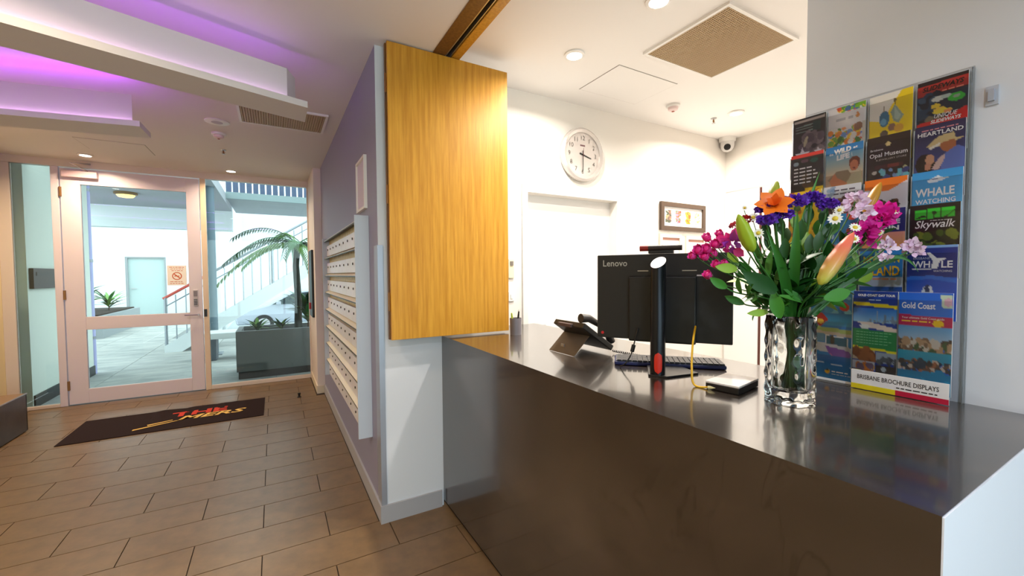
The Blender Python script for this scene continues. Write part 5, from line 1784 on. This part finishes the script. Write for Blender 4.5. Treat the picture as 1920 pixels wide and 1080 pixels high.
# canopy over the courtyard and balcony
cn = thing('courtyard_canopy', 'grey concrete canopy soffit over the courtyard with white edge beam', 'canopy', (-1.6, 9.5, 2.85))
MB().box(-3.6, -0.85, 6.45, 12.2, 2.95, 3.15).build('soffit', M_soff, cn, world=True)
MB().box(-3.6, -0.85, 12.2, 12.5, 2.48, 3.15).build('edge_beam', M_ext, cn, world=True)
for x in (-2.8, -1.7):
    MB().box(x, x + 0.5, 6.9, 8.3, 2.935, 2.95).build('soffit_panel', mat('soffit_recess', (110, 118, 150), 0.6), cn, world=True)
ol = thing('canopy_lamp', 'round amber bulkhead lamp under the courtyard canopy', 'lamp', (-2.35, 10.3, 2.95))
MB().lathe([(0.17, 0), (0.17, -0.04), (0.15, -0.05)], n=24).build('base', mat('lamp_bronze', (120, 96, 60), 0.4, metal=0.6), ol, smooth=True)
MB().lathe([(0.14, -0.045), (0.11, -0.085), (0.02, -0.10)], n=24).build('diffuser', mat('amber_diffuser', (250, 220, 140), 0.4, emit=(255, 206, 110), es=2.0), ol, smooth=True)
bc = thing('balcony', 'balcony slab with blue grey slatted front above the outdoor stair', 'balcony', (0.6, 10.5, 2.75))
MB().box(-0.85, 6, 10.8, 13.5, 3.08, 3.18).build('slab', M_extg, bc, world=True)
MB().box(-0.85, 6, 10.74, 10.8, 3.04, 3.18).build('edge_angle', mat('edge_green_grey', (120, 138, 140), 0.6), bc, world=True)
sl = None
M_slat = mat('blue_grey_slats', (54, 72, 100), 0.5)
for i in range(26):
    if sl is None:
        sl = MB().box(0, 0.10, 0, 0.03, 0, 1.2).build('slat', M_slat, bc)
        q = sl
    else:
        q = copy_obj(sl)
    q.location = (-0.85 + i * 0.125 - 0.6, 10.84 - 10.5, 3.19 - 2.75)
MB().box(-0.85, 2.5, 10.8, 10.9, 4.40, 4.48).build('top_rail', M_ext, bc, world=True)
pt = thing('canopy_column', 'dark blue grey round steel column under the canopy', 'column', (-0.98, 9.0, 0))
MB().lathe([(0.10, 0.02), (0.10, 2.95)], n=20).build('shaft', mat('column_blue_grey', (74, 96, 108), 0.5), pt, smooth=True)
MB().box(-0.16, 0.16, -0.16, 0.16, 0, 0.02).build('base_plate', M_gr, pt)

# outdoor stair rising to the right
stc = thing('outdoor_stair', 'white outdoor stair with steel balusters rising beyond the glass', 'stair', (-1.75, 10.05, 0))
SL = 0.646
X0, X1, YS0, YS1 = -1.75, 1.6, 9.62, 10.5
for ys in (YS0, YS1 - 0.06):
    MB().prism([(X0, ys, 0.0), (X0 + 0.25, ys, 0.0), (X1, ys, (X1 - X0 - 0.25) * SL), (X1, ys, (X1 - X0) * SL + 0.12), (X0, ys, 0.12)], (0, 0.06, 0)).build('stringer', M_ext, stc, world=True)
tr = None
for i in range(12):
    if tr is None:
        tr = MB().box(0, 0.28, YS0 + 0.06 - 10.05, YS1 - 0.06 - 10.05, 0, 0.04).build('tread', M_extg, stc)
        q = tr
    else:
        q = copy_obj(tr)
    q.location = (0.02 + i * 0.26, 0, 0.06 + i * 0.26 * SL)
bl_ = None
for i in range(22):
    xx = 0.03 + i * 0.15
    if bl_ is None:
        bl_ = MB().tube([(0, 0, 0.1), (0, 0, 0.94)], 0.011, 6).build('baluster', M_gr, stc)
        q = bl_
    else:
        q = copy_obj(bl_)
    q.location = (xx, YS0 + 0.03 - 10.05, xx * SL)
for xx in (0.0, 1.7, 3.2):
    MB().tube([(X0 + xx + 0.03, YS0 + 0.03, xx * SL), (X0 + xx + 0.03, YS0 + 0.03, xx * SL + 1.0)], 0.025, 8).build('newel_post', M_gr, stc, world=True)
M_red = mat('coral_red_paint', (206, 84, 72), 0.5)
MB().tube([(X0 + 0.0, YS0 + 0.03, 0.98), (X0 + 0.65, YS0 + 0.03, 0.98 + 0.65 * SL)], 0.024, 8).build('handrail_end', M_red, stc, world=True)
MB().tube([(X0 + 0.65, YS0 + 0.03, 0.98 + 0.65 * SL), (X1, YS0 + 0.03, 0.98 + (X1 - X0) * SL)], 0.022, 8).build('handrail', M_gr, stc, world=True)
MB().tube([(X0 + 0.03, YS0 + 0.03, 0.84), (X1, YS0 + 0.03, 0.84 + (X1 - X0 - 0.03) * SL)], 0.012, 6).build('lower_rail', M_gr, stc, world=True)
# bench in front
bn = thing('courtyard_bench', 'white slab bench on dark legs in front of the outdoor stair', 'bench', (-0.62, 8.45, 0))
box_obj('seat_slab', (-1.05, -0.20, 8.2, 8.7, 0.36, 0.46), M_ext, bn, bevel=0.01, world=True)
for x in (-0.95, -0.42):
    box_obj('leg', (x, x + 0.10, 8.3, 8.6, 0.0, 0.36), mat('bench_leg_grey', (76, 88, 100), 0.6), bn, world=True)

# planter by the glass
pr = thing('grey_planter', 'long grey rendered planter box just outside the tall glass panel', 'planter', (0.25, 6.95, 0))
M_plg = mat('planter_grey_render', (128, 132, 134), 0.75)
MB().box(-0.46, 1.2, 6.60, 6.66, 0.10, 0.645).box(-0.46, 1.2, 7.24, 7.30, 0.10, 0.645).box(-0.46, -0.40, 6.66, 7.24, 0.10, 0.645).build('walls', M_plg, pr, world=True)
MB().box(-0.44, 1.2, 6.62, 7.28, 0.0, 0.10).build('plinth', mat('planter_plinth', (62, 60, 62), 0.8), pr, world=True)
MB().box(-0.40, 1.2, 6.66, 7.24, 0.10, 0.58).build('soil', mat('soil', (44, 34, 28), 0.95), pr, world=True)
E_G = [mat('outdoor_leaf_green', (52, 110, 52), 0.5), mat('outdoor_leaf_dark', (30, 72, 44), 0.5), mat('outdoor_leaf_light', (120, 164, 84), 0.5)]
rgo = random.Random(5)


def bush(name, label, x, y, z, h, n, L, W, m_, spread=0.8, group=None):
    t = thing(name, label, 'plant', (x, y, z), group=group)
    MB().tube([(0, 0, 0), (0.01, 0, h * 0.4)], 0.010, 6).build('stem', mat('woody_stem', (70, 54, 40), 0.8), t)
    for i in range(n):
        a = rgo.uniform(0, 6.283)
        el = rgo.uniform(0.15, 1.2)
        d = Vector((math.cos(a) * math.cos(el) * spread, math.sin(a) * math.cos(el) * spread, math.sin(el)))
        leaf_geo(MB(), (0, 0, h * rgo.uniform(0.1, 0.45)), d, (0, 0, 1), L * rgo.uniform(0.7, 1.2), W, rgo.uniform(0.1, 0.5), 5).build('leaf', rgo.choice(m_), t, smooth='all')


bush('low_fern', 'low green fern at the open end of the grey planter', -0.22, 6.9, 0.58, 0.16, 22, 0.20, 0.05, E_G)
bush('low_fern', 'low green fern in the middle of the grey planter', 0.08, 6.95, 0.58, 0.16, 20, 0.18, 0.05, E_G)
bush('dark_shrub', 'tall dark green shrub at the pier end of the planter', 0.44, 7.08, 0.58, 0.9, 60, 0.34, 0.08, [E_G[1], E_G[0]], 0.7)
# palm: trunk and long fronds
pm = thing('palm_plant', 'palm with dark trunk and arching fronds in the grey planter', 'palm', (0.30, 6.98, 0.58))
MB().tube([(0, 0, 0), (0.01, 0.01, 0.45), (-0.01, 0.02, 0.95), (0.02, 0.02, 1.3)], [0.055, 0.05, 0.045, 0.04], 10).build('trunk', mat('palm_trunk', (40, 44, 36), 0.9, noise=((24, 28, 24), 20, (1, 1, 4), 3)), pm, smooth=True)
for i in range(13):
    a = 3.3 + i * 0.55 + rgo.uniform(-.2, .2)
    L = rgo.uniform(0.7, 1.05)
    d = Vector((math.cos(a), math.sin(a) * 0.7, 0))
    el = rgo.uniform(-0.1, 0.55)
    sp_ = []
    for j in range(13):
        t = j / 12
        sp_.append(Vector((0.02, 0.02, 1.28)) + d * (L * t) + Vector((0, 0, L * (el * t - 0.75 * t * t + 0.25 * t))))
    fr = MB().tube(sp_, [0.008 * (1 - 0.8 * k_ / 12) for k_ in range(13)], 5)
    for j in range(1, 13):
        t_ = (sp_[j] - sp_[j - 1]).normalized()
        s_ = t_.cross(Vector((0, 0, 1))).normalized()
        for sg_ in (-1, 1):
            for hh in (0, 0.5):
                leaf_geo(fr, sp_[j - 1].lerp(sp_[j], hh), t_ * 0.8 + s_ * sg_ * 0.8 + Vector((0, 0, -0.25)), (0, 0, 1), 0.20 * (1 - 0.5 * j / 12), 0.022, 0.3, 3)
    fr.build('frond', E_G[2] if i % 3 == 0 else E_G[i % 2], pm, smooth='all')
# planter and shrubs by the far side
p2 = thing('low_planter', 'low grey planter wall before the white courtyard wall', 'planter', (-4.2, 14, 0))
MB().box(-5.6, -3.35, 12.6, 15.6, 0.0, 0.50).build('walls', mat('planter_light_grey', (140, 148, 152), 0.75), p2, world=True)
MB().box(-5.5, -3.45, 12.7, 15.5, 0.50, 0.53).build('soil', mat('soil', (44, 34, 28), 0.95), p2, world=True)
bush('leafy_shrub', 'broad leaved green shrub in the low planter', -3.95, 13.2, 0.53, 0.9, 40, 0.5, 0.12, E_G)
bush('round_shrub', 'yellow green rounded shrub above the leafy shrub', -4.4, 14.2, 0.53, 2.6, 50, 0.4, 0.14, [mat('yellow_green_leaf', (170, 170, 70), 0.5), E_G[2]], 0.9)
bush('leafy_shrub', 'spiky green shrub at the corner of the low planter', -3.7, 14.4, 0.53, 0.5, 30, 0.45, 0.07, E_G)

# parked car beyond the stair, nose to the left
car = thing('parked_car', 'silver hatchback car parked beyond the outdoor stair', 'car', (1.0, 18.0, -0.65))
M_car = mat('silver_car_paint', (150, 158, 170), 0.25, metal=0.3, coat=0.5)
side = [(-2.15, 0.30), (-2.20, 0.55), (-2.05, 0.78), (-1.20, 0.98), (-0.45, 1.42), (0.30, 1.50), (1.30, 1.44), (2.00, 1.05), (2.12, 0.70), (2.08, 0.30)]
MB().prism([(x, -0.86, z) for x, z in side], (0, 1.72, 0)).build('body', M_car, car, bevel=0.05)
MB().prism([(x, -0.875, z) for x, z in [(-1.08, 0.99), (-0.42, 1.36), (0.30, 1.43), (0.36, 0.99)]], (0, 0.02, 0)).build('side_window', mat('car_glass', (30, 46, 50), 0.1), car)
MB().prism([(x, -0.875, z) for x, z in [(0.46, 0.99), (0.42, 1.43), (1.22, 1.38), (1.70, 1.08), (1.60, 0.99)]], (0, 0.02, 0)).build('side_window', MATS['car_glass'], car)
for x in (-1.35, 1.35):
    wh = MB().tube([(x, -0.90, 0.32), (x, -0.66, 0.32)], 0.32, 24).build('wheel', M_black, car, smooth=True)
    MB().tube([(x, -0.905, 0.32), (x, -0.88, 0.32)], 0.20, 18).build('hub', M_steel, wh, smooth=True)
MB().box(-2.2, -2.02, -0.84, -0.5, 0.62, 0.76).build('headlight', mat('headlight_glass', (230, 236, 240), 0.1), car, bevel=0.02)
MB().box(-0.95, -0.80, -1.0, -0.86, 0.98, 1.10).build('mirror', M_car, car, bevel=0.02)
